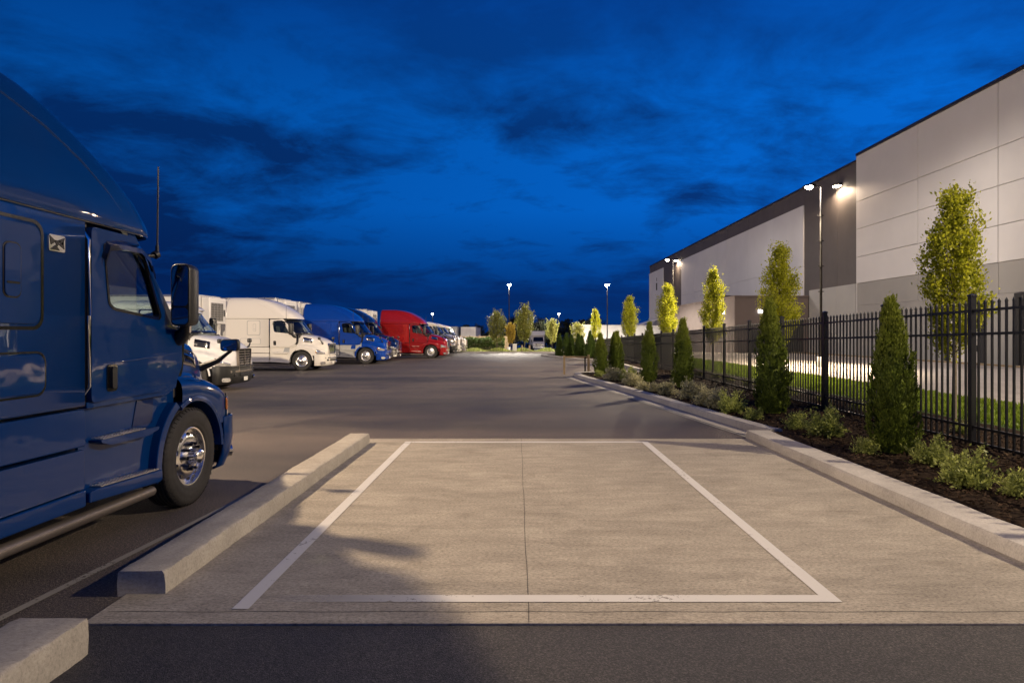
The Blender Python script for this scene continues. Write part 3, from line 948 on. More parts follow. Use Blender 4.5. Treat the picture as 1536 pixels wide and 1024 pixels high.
# ------------------------------------------------------------------ box trailers; local origin on the ground under the front wall, box runs to -x
def build_trailer(reefer, length=13.8):
    T = empty('semi_trailer')
    q = MB(); q.box(-length, 0, -1.29, 1.29, 1.12, 4.08)
    bx = q.build('trailer_box', M['trailer'], T, 30, .03)
    q = MB()
    for sd in (-1, 1):
        q.box(-length, .012, *sorted((sd * 1.28, sd * 1.305)), 3.98, 4.10)
        q.box(-length, .012, *sorted((sd * 1.28, sd * 1.31)), 1.08, 1.26)
    q.box(-.1, .02, -1.3, 1.3, 3.98, 4.10)
    q.build('roof_rail', M['alum'], T, 30, .008)
    for sd in (-1, 1):
        q = MB(); q.box(-.10, .03, *sorted((sd * 1.20, sd * 1.312)), 1.1, 4.05)
        q.build('corner_post', M['trailer'], T, 30, .02)
    # door end: two leaves, lock bars
    q = MB()
    for sd in (-1, 1):
        q.box(-length - .03, -length, *sorted((sd * .01, sd * 1.25)), 1.2, 3.98)
    dr = q.build('rear_door', M['trailer'], T, 30, .01)
    q = MB()
    for yy in (-.95, -.35, .35, .95): q.tube([(-length - .05, yy, 1.2), (-length - .05, yy, 3.95)], .02, 6)
    q.build('lock_bar', M['alum'], dr, 60)
    if reefer:
        q = MB(); q.box(.02, .50, -1.03, 1.03, 2.45, 3.98)
        u = q.build('refrigeration_unit', M['trailer'], T, 30, .05, 3)
        q = MB(); q.box(.495, .512, -.88, .60, 2.62, 3.66)
        q.build('unit_grille', M['gloss'], u, 30)
        q = MB()
        for k in range(9): q.box(.508, .525, -.86 + .18 * k, -.845 + .18 * k, 2.62, 3.66)
        for k in range(8): q.box(.508, .522, -.88, .60, 2.66 + .135 * k, 2.668 + .135 * k)
        q.build('grille_slat', M['alum'], u, 30)
        q = MB(); q.box(.50, .512, .68, .86, 2.9, 3.3)
        q.build('control_panel', M['black'], u, 30)
    for sd in (-1, 1):
        q = MB(); q.box(-2.6, -2.45, *sorted((sd * .70, sd * .84)), .25, 1.12); q.box(-2.68, -2.37, *sorted((sd * .66, sd * .88)), .0, .06); q.box(-2.56, -2.49, *sorted((sd * .73, sd * .81)), .05, .3)
        q.build('landing_leg', M['chassis'], T, 30)
        for xx in (-length + 1.4, -length + 2.65):
            t = MB()
            t.lathe_y([(.27, .14), (.33, .15), (.45, .15), (.50, .12), (.50, -.45), (.45, -.48), (.27, -.46)], 28)
            w = t.build('wheel', M['rubber'], T, 40)
            w.location = (xx, sd * 1.12, .50); w.rotation_euler = (0, 0, 0 if sd > 0 else PI)
            t = MB(); t.lathe_y([(.0, .06), (.08, .06), (.09, -.02), (.2, -.04), (.25, .10), (.28, .14)], 24)
            t.build('rim', M['alum'], w, 40)
    q = MB(); q.box(-length, -.2, -.55, .55, .92, 1.12); q.box(-length - .02, -length + .1, -1.2, 1.2, .5, .62)
    for sd in (-1, 1): q.box(-length, -length + .08, sd * .7 - .05, sd * .7 + .05, .5, 1.1)
    q.build('underframe', M['chassis'], T, 30)
    return T

# ------------------------------------------------------------------ straight box truck for the far lot; local x forward, origin under the front axle
def build_box_truck():
    T = empty('box_truck')
    q = MB()
    prof = smoothpoly([(-1.1, .55), (-1.1, 2.55), (.10, 2.55), (.62, 1.62), (1.28, 1.45), (1.36, 1.2), (1.36, .55)], .12)
    q.prism([prof], -1.1, 1.1)
    q.build('cab', M['white'], T, 35, .04)
    q = MB(); q.add([(.14, -.92, 2.48), (.14, .92, 2.48), (.63, 1.0, 1.68), (.63, -1.0, 1.68), (.16, -.92, 2.49), (.16, .92, 2.49), (.66, 1.0, 1.69), (.66, -1.0, 1.69)], [(4, 5, 6, 7), (3, 2, 1, 0), (0, 1, 5, 4), (1, 2, 6, 5), (2, 3, 7, 6), (3, 0, 4, 7)])
    q.build('windshield', M['gloss'], T)
    q = MB()
    for sd in (-1, 1): q.prism([[(-.7, 1.65), (-.7, 2.35), (.05, 2.35), (.4, 1.65)]], *sorted((sd * 1.098, sd * 1.112)))
    q.build('side_window', M['gloss'], T)
    q = MB(); q.box(1.35, 1.39, -.62, .62, .85, 1.30)
    g = q.build('grille', M['gloss'], T, 30, .02)
    q = MB()
    for k in range(4): q.box(1.385, 1.41, -.6, .6, .90 + .1 * k, .93 + .1 * k)
    q.build('grille_bar', M['chrome'], g)
    for sd in (-1, 1):
        q = MB(); q.box(1.34, 1.40, *sorted((sd * .68, sd * 1.0)), .95, 1.2)
        q.build('headlight', M['lamp_glass'], T, 30, .03)
        q = MB(); q.box(.3, .42, *sorted((sd * 1.2, sd * 1.36)), 1.55, 2.0); q.tube([(.3, sd * 1.08, 1.6), (.36, sd * 1.25, 1.7)], .02, 6)
        q.build('door_mirror', M['black'], T, 30, .02)
        for xx in (0, -4.6):
            t = MB(); t.lathe_y([(.0, .06), (.25, .10), (.28, .13), (.42, .14), (.46, .1), (.46, -.15), (.0, -.15)], 24)
            w = t.build('wheel', M['rubber'], T, 40); w.location = (xx, sd * .98, .46); w.rotation_euler = (0, 0, 0 if sd > 0 else PI)
    q = MB(); q.box(1.3, 1.5, -1.12, 1.12, .42, .72)
    q.build('bumper', M['chrome'], T, 30, .03)
    q = MB(); q.box(-7.2, -1.2, -1.25, 1.25, 1.0, 3.65); q.prism([[(-1.2, 2.62), (-.25, 2.62), (.05, 2.9), (-.15, 3.65), (-1.2, 3.65)]], -1.25, 1.25)
    q.build('cargo_box', M['trailer'], T, 30, .04)
    q = MB(); q.box(-7.2, .6, -.5, .5, .6, .98)
    q.build('chassis', M['chassis'], T)
    return T
# ------------------------------------------------------------------ foliage
def leaf_mesh(name, pos, axis, nrm, ln, wd, mat, extra=None):
    """one small rhombic leaf per row of pos; axis = leaf direction, nrm = rough normal"""
    n = len(pos)
    a = axis / (np.linalg.norm(axis, axis=1, keepdims=True) + 1e-9)
    s = np.cross(a, nrm); s /= (np.linalg.norm(s, axis=1, keepdims=True) + 1e-9)
    k = np.cross(s, a)
    ln = np.broadcast_to(ln, (n,))[:, None]; wd = np.broadcast_to(wd, (n,))[:, None]
    v = np.empty((n, 4, 3))
    v[:, 0] = pos
    v[:, 1] = pos + a * ln * .5 + s * wd * .5 + k * wd * .12
    v[:, 2] = pos + a * ln
    v[:, 3] = pos + a * ln * .5 - s * wd * .5 + k * wd * .12
    vs = v.reshape(-1, 3)
    me = bpy.data.meshes.new(name)
    me.vertices.add(n * 4); me.loops.add(n * 4); me.polygons.add(n)
    me.vertices.foreach_set('co', vs.astype(np.float32).ravel())
    me.loops.foreach_set('vertex_index', np.arange(n * 4, dtype=np.int32))
    me.polygons.foreach_set('loop_start', np.arange(0, n * 4, 4, dtype=np.int32))
    me.polygons.foreach_set('loop_total', np.full(n, 4, dtype=np.int32))
    me.update(calc_edges=True)
    me.materials.append(mat)
    return me

def rand_unit(n):
    v = rng.normal(size=(n, 3))
    return v / np.linalg.norm(v, axis=1, keepdims=True)

def mesh_obj(name, me, parent=None):
    o = bpy.data.objects.new(name, me)
    COL.objects.link(o)
    o.parent = parent
    return o

def thuja_mesh(h, rad, n, mat, seed, leaf=.055):
    """upright arborvitae: fans of scale leaves standing off a flame-shaped body, deep between the fans"""
    rg = np.random.default_rng(seed)
    nf = n // 26
    u = rg.random(nf) ** 1.25
    th = rg.random(nf) * 2 * PI
    def prof(u):
        return rad * np.clip(np.interp(u, [0, .05, .18, .40, .62, .8, .92, 1.0], [.80, .95, 1.0, .93, .74, .46, .22, .03]), 0, 2)
    lump = 1 + .15 * np.sin(th * 3 + u * 9 + seed) + .13 * np.sin(th * 5 - u * 17) + .07 * np.sin(th * 9 + u * 31)
    dep = rg.random(nf)
    r = prof(u) * lump * (.70 + .30 * dep ** .6)
    c = np.stack([r * np.cos(th), r * np.sin(th), u * h * .97 + .03], 1)
    out = np.stack([np.cos(th), np.sin(th), np.full(nf, 1.7) + .8 * u], 1)
    out /= np.linalg.norm(out, axis=1, keepdims=True)
    k = 26
    cc = np.repeat(c, k, 0); oo = np.repeat(out, k, 0)
    side = np.repeat(np.stack([-np.sin(th), np.cos(th), rg.normal(size=nf) * .3], 1), k, 0)
    a = rg.normal(size=(len(cc), 1)) * .42
    t = rg.random((len(cc), 1))
    sc = (.6 + .8 * rg.random((nf, 1))).repeat(k, 0) * h / 2.4 * leaf / .055
    ax = oo + side * a + rg.normal(size=(len(cc), 3)) * .13
    ps = cc + oo * t * .12 * sc + side * a * t * .12 * sc + rg.normal(size=(len(cc), 3)) * .008
    ln = leaf * (.7 + .7 * rg.random(len(cc)))
    return leaf_mesh('crown', ps, ax, np.cross(oo, side) + rg.normal(size=(len(cc), 3)) * .5, ln, ln * .42, mat)

def core_obj(name, h, rad, mat, parent, z0=0.02):
    q = MB()
    q.lathe_z([(rad * .55, z0), (rad * .72, z0 + .15 * h), (rad * .62, .45 * h), (rad * .36, .75 * h), (rad * .02, .93 * h)], 12)
    return q.build(name, mat, parent, 60)

def tree_meshes(h, base, wid, n, mat, seed, leaf=.085, nb=46, spread=.45):
    """trunk with rising limbs (one mesh) and the leaves on and around them (one mesh)"""
    rg = np.random.default_rng(seed)
    q = MB()
    bend = rg.normal(size=2) * .04
    tr = [(bend[0] * math.sin(t * 3) , bend[1] * math.sin(t * 2.3), h * .93 * t) for t in np.linspace(0, 1, 9)]
    q.tube(tr, [.05 * (1 - .9 * t) + .004 for t in np.linspace(0, 1, 9)], 8)
    pts, dirs, wts = [], [], []
    for i in range(nb):
        f = (i + rg.random() * .8) / nb
        z0 = base + (h - base) * .90 * f
        th = i * 2.39996 + rg.normal() * .25
        w = wid * np.interp(f, [0, .12, .35, .65, .85, 1], [.62, .92, 1.0, .72, .42, .14]) * (.72 + .5 * rg.random())
        ln_up = w * (1.35 + .8 * rg.random()) * (1.0 if f < .8 else 1.5)
        p0 = np.array([0, 0, z0]); path = []
        for t in np.linspace(0, 1, 6):
            path.append(p0 + np.array([math.cos(th) * w * t ** .8, math.sin(th) * w * t ** .8, ln_up * t ** 1.35 * .8 - .02]))
        rad0 = .014 * (1 - .6 * f)
        q.tube([tuple(p) for p in path], [rad0 * (1 - .8 * t) + .002 for t in np.linspace(0, 1, 6)], 5, False)
        path = np.array(path)
        m = max(24, int(n / nb * (1.25 - .7 * f)))
        # twig clusters along the limb
        nc = max(5, m // 22)
        tc = np.clip(rg.beta(2.0, 1.3, nc), 0.05, 1)
        for t in tc:
            x = t * 5; a = int(min(4, x)); pc = path[a] + (path[a + 1] - path[a]) * (x - a)
            d = path[min(5, a + 1)] - path[a]
            d = d / np.linalg.norm(d)
            mm = m // nc
            cl = pc + rg.normal(size=(mm, 3)) * np.array([.07, .07, .095]) * (wid / .6)
            pts.append(cl)
            dirs.append(np.tile(d, (mm, 1)) * .7 + rg.normal(size=(mm, 3)) * .75 + np.array([0, 0, .1]))
    # leader shoots at the top and a few strong side shoots
    for i in range(11):
        t = rg.random(60)
        off = rg.normal(size=2) * (.07 if i < 5 else .20) * wid / .6
        zt = 1.0 - .05 * i * rg.random() if i < 5 else .70 + .22 * rg.random()
        zz = h * (zt - .15 + .15 * t)
        k0 = .35 if i < 5 else .8
        pts.append(np.stack([off[0] * (k0 + t * .5) + rg.normal(size=60) * .028, off[1] * (k0 + t * .5) + rg.normal(size=60) * .028, zz], 1))
        dirs.append(rg.normal(size=(60, 3)) * .6 + np.array([0, 0, .6]))
    pts = np.concatenate(pts); dirs = np.concatenate(dirs)
    ln = leaf * (.6 + .7 * rg.random(len(pts)))
    crown = leaf_mesh('crown', pts, dirs, rg.normal(size=(len(pts), 3)), ln, ln * .62, mat)
    tmp = q.build('trunk', M['bark'], None, 60)
    return tmp, crown

def bush_mesh(w, h, n, mat, seed, leaf=.05):
    rg = np.random.default_rng(seed)
    nt = n // 22
    th = rg.random(nt) * 2 * PI
    el = np.arccos(rg.random(nt) ** .8)
    d = np.stack([np.cos(th) * np.sin(el), np.sin(th) * np.sin(el), np.cos(el)], 1)
    ln = (.55 + .55 * rg.random(nt)) * (1 + .22 * np.sin(th * 3 + seed))
    tip = d * np.array([w / 2, w / 2, h]) * ln[:, None]
    k = 22
    t = (.25 + .75 * rg.random((nt, k)) ** .7)
    ps = (tip[:, None, :] * t[:, :, None] + rg.normal(size=(nt, k, 3)) * .022 * w / .6).reshape(-1, 3)
    ps[:, 2] = np.abs(ps[:, 2]) + .01
    ax = np.repeat(d, k, 0) * .6 + rg.normal(size=(nt * k, 3)) * .7 + np.array([0, 0, .25])
    l = leaf * (.6 + .7 * rg.random(nt * k))
    return leaf_mesh('foliage', ps, ax, rg.normal(size=(nt * k, 3)), l, l * .5, mat)

# ------------------------------------------------------------------ the setting
def grid_sheet(name, x0, x1, ys, dz, mat, nx=2, kind='structure', jitter=0.0):
    """sheet following the lot's slope; x0/x1 are functions of y"""
    vs, fs = [], []
    for y in ys:
        a, b = x0(y), x1(y)
        for i in range(nx):
            x = a + (b - a) * i / (nx - 1)
            z = zg(y) + dz
            if jitter and 0 < i < nx - 1: z += jitter * (rng.random() - .3)
            vs.append((x, y, z))
    for j in range(len(ys) - 1):
        for i in range(nx - 1):
            fs.append((j * nx + i, j * nx + i + 1, (j + 1) * nx + i + 1, (j + 1) * nx + i))
    q = MB(); q.add(vs, fs)
    o = q.build(name, mat, None, 60)
    if kind: o['kind'] = kind
    return o
C_ = lambda v: (lambda y: v)
grid_sheet('ground', C_(-500), C_(500), [-60, -20, 0, 30, 60, 100, 160, 260, 420, 700], 0, M['asphalt'])

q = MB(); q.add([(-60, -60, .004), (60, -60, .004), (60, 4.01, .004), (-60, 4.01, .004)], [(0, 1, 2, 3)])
o = q.build('front_lane', M['darkasphalt'], None, 0); o['kind'] = 'structure'  # darker, finer-grained asphalt sheet across the foreground
# concrete parking pad, 20 mm proud of the asphalt
q = MB(); q.box(-2.76, 4.30, 4.02, 11.12, -.05, .018)
pad = q.build('parking_pad', M['pad'], None, 30, .006)
pad['kind'] = 'structure'
q = MB()
for j in range(28):
    y0 = 4.03 + 7.08 * j / 28; y1 = 4.03 + 7.08 * (j + 1) / 28
    xa = .075 + .004 * math.sin(j * .7) + .002 * math.sin(j * 2.1); xb = .075 + .004 * math.sin((j + 1) * .7) + .002 * math.sin((j + 1) * 2.1)
    w = .0022
    q.add([(xa - w, y0, .0195), (xa + w, y0, .0195), (xb + w, y1, .0195), (xb - w, y1, .0195)], [(0, 1, 2, 3)])
for j in range(30):
    x0 = -2.7 + 6.8 * j / 30; x1 = -2.7 + 6.8 * (j + 1) / 30
    ya = 4.185 + .006 * math.sin(j * 1.7); yb = 4.185 + .006 * math.sin((j + 1) * 1.7)
    q.add([(x0, ya - .003, .0195), (x1, yb - .003, .0195), (x1, yb + .003, .0195), (x0, ya + .003, .0195)], [(0, 1, 2, 3)])
q.build('joint', M['joint'], pad, 0)

def marking(name, quad, mat, z=.0225, n=1):
    q = MB(); q.add([(x, y, z) for x, y in quad], [(0, 1, 2, 3)])
    o = q.build(name, mat, None, 0); o['kind'] = 'structure'
    return o
marking('parking_line', [(-1.90, 4.22), (-1.79, 4.22), (-1.79, 10.80), (-1.90, 10.80)], M['line'])
marking('parking_line', [(2.115, 4.33), (2.225, 4.33), (2.225, 10.80), (2.115, 10.80)], M['line'])
marking('parking_line', [(-1.78, 4.33), (2.115, 4.33), (2.115, 4.445), (-1.78, 4.445)], M['fadeline'])
marking('parking_line', [(-1.78, 10.68), (2.105, 10.68), (2.105, 10.80), (-1.78, 10.80)], M['line'])
marking('lane_line', [(-3.47, 3.2), (-3.40, 3.2), (-3.02, 7.6), (-3.08, 7.6)], M['wornline'], .008)
#marking('lane_line', [(-12.0, 14.0), (-11.9, 14.0), (-6.2, 36.0), (-6.3, 36.0)], M['wornline'], .004)

# rough-cast concrete blocks (two long ones on the left of the pad)
def block(name, x0, x1, y0, y1, h, seed, n=60):
    rg = np.random.default_rng(seed)
    bm = bmesh.new()
    r = .022
    sec = []
    for a, b in ((x0, 0), (x0, h * .5), (x0 + .004, h - r), (x0 + r * .35, h - r * .3), (x0 + r, h), ((x0 * .67 + x1 * .33), h), ((x0 * .33 + x1 * .67), h), (x1 - r, h), (x1 - r * .35, h - r * .3), (x1 - .004, h - r), (x1, h * .5), (x1, 0)):
        sec.append((a, b))
    q = MB(); rings = []
    ys = list(np.linspace(y0, y1, n))
    for k, y in enumerate(ys):
        s = 1.0 if 0 < k < n - 1 else .985
        cx = (x0 + x1) / 2
        wob = .004 * math.sin(y * 2.1) + .003 * math.sin(y * 5.3)
        chip = {int(i): .006 + .014 * rg.random() for i in rg.choice([2, 3, 4, 7, 8, 9], 1)} if rg.random() < .22 and 2 < k < n - 3 else {}
        rings.append([(cx + (a - cx) * (s - (.04 if i in chip else 0)) + wob + rg.normal() * .0022, y + rg.normal() * .002 * (0 < k < n - 1), (b * s if b else -.01) + (rg.normal() * .0022 if b > .02 else 0) - chip.get(i, 0)) for i, (a, b) in enumerate(sec)])
    q.loft(rings, True, True, True)
    return q.build(name, M['block'], None, 50)
b1 = block('concrete_block', -2.82, -2.48, 4.47, 10.67, .182, 1, 110)
tag(b1, 'long concrete wheel block lying along the side of the parking pad beside the blue truck', 'concrete block', 'concrete blocks along the pad')
b2 = block('concrete_block', -2.90, -2.48, .4, 3.66, .215, 2, 60)
tag(b2, 'concrete block with rounded end lying on the dark asphalt in front of the pad', 'concrete block', 'concrete blocks along the pad')

# kerbs
def kerb_path(name, pts, w, h, mat=None, seed=3):
    rg = np.random.default_rng(seed)
    q = MB(); rings = []
    P_ = [Vector((x, y, 0)) for x, y in pts]
    for i, p in enumerate(P_):
        d = (P_[min(i + 1, len(P_) - 1)] - P_[max(0, i - 1)]).normalized()
        n = Vector((d.y, -d.x, 0))
        z0 = zg(p.y)
        j = rg.normal() * .003
        rings.append([tuple(p + n * a + Vector((0, 0, z0 + b))) for a, b in ((0, -.03), (.006, h * .5 + j), (.012, h - .022), (.03 + j, h), (w - .02, h + j), (w, h - .02), (w, -.03))])
    q.loft(rings, True, True, True)
    o = q.build(name, mat or M['kerb'], None, 35); o['kind'] = 'structure'
    return o
ys = np.linspace(-4, 11.25, 60)
kerb_path('kerb', [(4.06 + .004 * math.sin(y * 3), y) for y in ys], .42, .145)
KX = [(11.35, 4.50), (13, 4.27), (15, 4.03), (17, 3.79), (19.3, 3.53), (22, 3.14), (24.5, 2.78), (26.6, 2.52), (27.6, 2.50), (28.3, 2.70), (28.8, 3.1), (29.05, 3.6)]
def kx(y): return interp(y, [a for a, b in KX], [b for a, b in KX])
path = [(kx(y), y) for y in np.linspace(11.35, 27.4, 50)] + [(2.50, 27.8), (2.58, 28.2), (2.78, 28.6), (3.1, 28.9), (3.6, 29.05), (4.4, 29.1), (6.1, 29.1)]
kerb_path('kerb', path, .28, .145)
gut = MB()
gp = [(kx(y), y) for y in np.linspace(11.2, 27.3, 40)]
gut.loft([[(x - .30, y, .006), (x + .03, y, .010)] for x, y in gp], False)
o = gut.build('gutter', M['gutter'], None, 60); o['kind'] = 'structure'
gl = MB(); gl.loft([[(x - .40, y, .007), (x - .33, y, .007)] for x, y in gp], False)
o = gl.build('edge_line', M['wornline'], None, 60); o['kind'] = 'structure'
# planting bed (mulch) from the kerb to behind the fence
def bed_x0(y):
    if y < 11.3: return 4.44
    if y < 27.4: return kx(y) + .24
    if y < 29.0: return interp(y, [27.4, 28.2, 28.6, 28.85, 29.0], [2.74, 2.82, 3.0, 3.35, 4.2])
    return 6.2
by = list(np.arange(-4, 29.0, .16)) + [29.0]
grid_sheet('planting_bed', bed_x0, C_(9.1), by, .105, M['mulch'], 44, 'structure', .05)
by2 = list(np.arange(29.0, 64, 1.0))
grid_sheet('planting_bed', C_(6.3), C_(9.1), by2, .10, M['mulch'], 14, 'structure', .05)
kerb_path('kerb', [(6.05, y) for y in np.linspace(29.4, 64, 30)], .25, .13)
# loose bark chips on the bed
n = 26000
yy = 4 + 26 * rng.random(n) ** 1.7
xx = np.array([bed_x0(y) for y in yy]) + .05
xx = xx + rng.random(n) * (8.6 - xx)
ps = np.stack([xx, yy, .115 + .035 * rng.random(n)], 1)
ax = rng.normal(size=(n, 3)); ax[:, 2] *= .35
nr = np.stack([rng.normal(size=n) * .5, rng.normal(size=n) * .5, np.ones(n)], 1)
ln = .03 + .05 * rng.random(n)
o = mesh_obj('bark_mulch', leaf_mesh('bark_mulch', ps, ax, nr, ln, ln * .4, M['chip']))
tag(o, 'dark bark chips covering the planting bed along the fence', 'mulch', None, 'stuff')
# lawn and yard behind the fence
grid_sheet('lawn', C_(9.1), C_(12.35), list(np.arange(-4, 64, 2.0)), .10, M['lawn'], 6, 'structure')
n = 42000
yy = 8 + 50 * rng.random(n) ** 1.6
xx = 9.12 + 3.2 * rng.random(n)
zz = np.array([zg(y) for y in yy]) + .10
ax = np.stack([rng.normal(size=n) * .4, rng.normal(size=n) * .4, np.ones(n)], 1)
sz = .055 + .05 * rng.random(n) + .0016 * yy
o = mesh_obj('grass', leaf_mesh('grass', np.stack([xx, yy, zz], 1), ax, rand_unit(n), sz, .014 + .0012 * yy, M['grass']))
tag(o, 'mown bright green lawn strip between the black fence and the concrete yard', 'grass', None, 'stuff')
kerb_path('kerb', [(12.35, y) for y in np.linspace(-4, 100, 40)], .2, .12)
grid_sheet('yard', C_(12.55), C_(29.3), list(np.arange(-10, 150, 8.0)), .03, M['yard'], 6, 'structure')
kerb_path('kerb', [(27.2, y) for y in np.linspace(-4, 63, 30)], .25, .14, M['timber'])

# ------------------------------------------------------------------ fence
FX = 7.15
def fh(y): return max(1.22, 2.40 - .0215 * (y - 10))     # the fence line steps down along the drive
fence = empty('metal_fence', (0, 0, 0))
tag(fence, 'long black steel picket fence with square posts along the planting bed', 'fence')
fposts = [9.95 + 2.38 * k for k in range(-5, 23)]
for k, y in enumerate(fposts):
    H = fh(y) + .04; z0 = zg(y)
    q = MB(); q.box(FX - .042, FX + .042, y - .042, y + .042, z0 + .0, z0 + H)
    q.box(FX - .052, FX + .052, y - .052, y + .052, z0 + H, z0 + H + .022)
    q.add([(FX - .052, y - .052, z0 + H + .022), (FX + .052, y - .052, z0 + H + .022), (FX + .052, y + .052, z0 + H + .022), (FX - .052, y + .052, z0 + H + .022), (FX, y, z0 + H + .05)], [(0, 1, 4), (1, 2, 4), (2, 3, 4), (3, 0, 4)])
    q.build('fence_post', M['fence'], fence, 30, .004 if y < 30 else 0)
    if k == len(fposts) - 1: break
    y1 = fposts[k + 1]
    q = MB()
    for i in range(1, 17):
        yy = y + (y1 - y) * i / 17
        hp = fh(yy) - .03 + zg(yy); zb = .10 + zg(yy)
        r = .0135
        q.box(FX - r, FX + r, yy - r, yy + r, zb, hp - .07)
        q.add([(FX - r, yy - r, hp - .07), (FX + r, yy - r, hp - .07), (FX + r, yy + r, hp - .07), (FX - r, yy + r, hp - .07),
               (FX - r * 1.25, yy - r * 1.25, hp - .045), (FX + r * 1.25, yy - r * 1.25, hp - .045), (FX + r * 1.25, yy + r * 1.25, hp - .045), (FX - r * 1.25, yy + r * 1.25, hp - .045), (FX, yy, hp + .01)],
              [(0, 1, 5, 4), (1, 2, 6, 5), (2, 3, 7, 6), (3, 0, 4, 7), (4, 5, 8), (5, 6, 8), (6, 7, 8), (7, 4, 8)])
    q.build('picket_panel', M['fence'], fence, 30)
    for f0, d in ((-.19, 0), (-.55, 0), (None, .40), (None, .16)):
        q = MB()
        za = (fh(y) + f0 if f0 else d) + zg(y); zb = (fh(y1) + f0 if f0 else d) + zg(y1)
        a, b = y + .042, y1 - .042
        vs = []
        for yy, zc in ((a, za), (b, zb)):
            vs += [(FX - .021, yy, zc - .02), (FX + .021, yy, zc - .02), (FX + .021, yy, zc + .02), (FX - .021, yy, zc + .02)]
        q.add(vs, [(3, 2, 1, 0), (4, 5, 6, 7), (0, 1, 5, 4), (1, 2, 6, 5), (2, 3, 7, 6), (3, 0, 4, 7)])
        q.build('fence_rail', M['fence'], fence, 30)

# ------------------------------------------------------------------ warehouse
BX = 29.3
wh = empty('warehouse', (BX, 60, 0))
tag(wh, 'large warehouse of pale and dark wall panels behind the fence', 'warehouse')
def wpart(name, q, mat, smooth=30, bev=0.0, par=None):
    for i, v in enumerate(q.v): q.v[i] = (v[0] - BX, v[1] - 60, v[2])
    return q.build(name, mat, par or wh, smooth, bev)
def wpart_sub(name, q, mat, par, smooth=30, bev=0.0):
    for i, v in enumerate(q.v): q.v[i] = (v[0] - BX, v[1] - 60, v[2])
    return q.build(name, mat, par, smooth, bev)
# pale block with real joints: separate panels over a dark backing
q = MB(); q.box(BX + .06, 62, -12, 54.5, -.5, 17.0)
core = wpart('wall_core', q, M['band'])
q = MB()
ycut = [54.5, 46.2, 38.5, 30.5, 22.5, 14.5, 6.5, -2, -12]
zc = [6.2, 8.45, 10.85, 13.2, 17.15]
for a, b in zip(ycut[1:], ycut[:-1]):
    for c, d in zip(zc[:-1], zc[1:]):
        q.box(BX - .06, BX + .055, a + (.03 if a > -12 else 0), b - (.03 if b < 54 else 0), c + .02, d - .02)
wpart('upper_cladding', q, M['panel'], 30, .008)
q = MB()
dk = [(33.0, 36.9), (39.6, 43.0)]        # dock openings
for a, b in zip(ycut[1:], ycut[:-1]):
    q.box(BX - .03, BX + .055, a + .018, b - .018, 4.3, 6.188)
edges = sorted([-12, 54.5] + [e for d in dk for e in d] + [6, 14, 22, 30])
for a, b in zip(edges[:-1], edges[1:]):
    if (a, b) in dk: continue
    q.box(BX - .03, BX + .055, a + .012, b - .012, -.3, 4.29)
wpart('lower_cladding', q, M['band'], 30, .008)
q = MB(); q.box(BX - .16, BX + .3, -12, 54.52, 17.15, 17.36)
wpart('parapet_coping', q, M['coping'], 30, .01)
q = MB(); q.box(BX + .3, 62, 54.4, 54.56, 16, 17.3)
# end return of the taller block
q = MB(); q.box(BX - .055, 62, 54.52, 54.60, -.5, 17.15)
wpart('end_wall', q, M['panel'])
for a, b in dk:
    q = MB(); q.box(BX + .0, BX + .04, a + .1, b - .1, 0, 4.2)
    dd = wpart('dock_bay_front', q, M['dockdoor'] if a > 38 else M['chassis'], 30, .01)  # near bay: black slab painted for the unlit interior; other bay: white door
    q = MB()
    for k in range(1, 6): q.box(BX - .008, BX + .01, a + .1, b - .1, .7 * k - .01, .7 * k + .01)
    wpart_sub('door_rib', q, M['bandlight'], dd)
    q = MB(); q.box(BX - .25, BX - .035, a - .12, a + .2, .0, 4.1); q.box(BX - .25, BX - .035, b - .2, b + .12, .0, 4.1); q.box(BX - .28, BX - .035, a - .12, b + .12, 3.95, 4.25)
    wpart_sub('dock_shelter', q, M['chassis'], dd, 30, .05)
    for e in (a + .3, b - .6):
        q = MB(); q.box(BX - .25, BX - .035, e, e + .3, .75, 1.15)
        wpart_sub('dock_bumper', q, M['rubber'], dd, 30, .03)
# dark long block
q = MB()
yc2 = [54.6, 57.9, 61.2, 64.4, 72, 80, 88, 96, 104, 112.6, 116, 119.4, 122.7, 126.2, 131, 139.6]
for a, b in zip(yc2[:-1], yc2[1:]):
    q.box(BX - .03, 62 if b < 130 else 61, a + .012 if a > 55 else a, b - .012, -3, 16.7 + .003 * (a % 2))
wpart('dark_cladding', q, M['darkwall'], 30, .01)
q = MB(); q.box(BX - .13, BX + .3, 54.62, 139.7, 16.7, 16.86)
wpart('parapet_coping', q, M['coping'], 30, .01)
q = MB()
pc = [64.5, 72, 80, 88, 96, 104, 112.4]
for a, b in zip(pc[:-1], pc[1:]):
    q.box(BX - .16, BX - .032, a + .014, b - .014, 8.72, 14.95)
    q.box(BX - .16, BX - .032, a + .014, b - .014, 5.2, 8.70)
wpart('pale_cladding', q, M['panelcool'], 30, .008)
q = MB(); q.box(BX - .16, BX - .032, 126.2, 139.6, -3, 15.1)
wp = wpart('pale_cladding', q, M['panelcool'], 30, .008)
q = MB(); q.box(BX - .185, BX - .165, 131.6, 132.7, 11.0, 12.5); q.box(BX - .185, BX - .165, 131.9, 132.3, 12.9, 13.6)
wpart_sub('wall_emblem', q, M['joint'], wp)
q = MB()
for a, b in zip([54.62, 57.9, 61.2, 63.2], [57.9, 61.2, 63.2, 63.3]):
    q.box(BX - .12, BX - .032, a + .012, b - .012, -.3, 6.2)
wpart('pale_band', q, M['bandlight'], 30, .006)
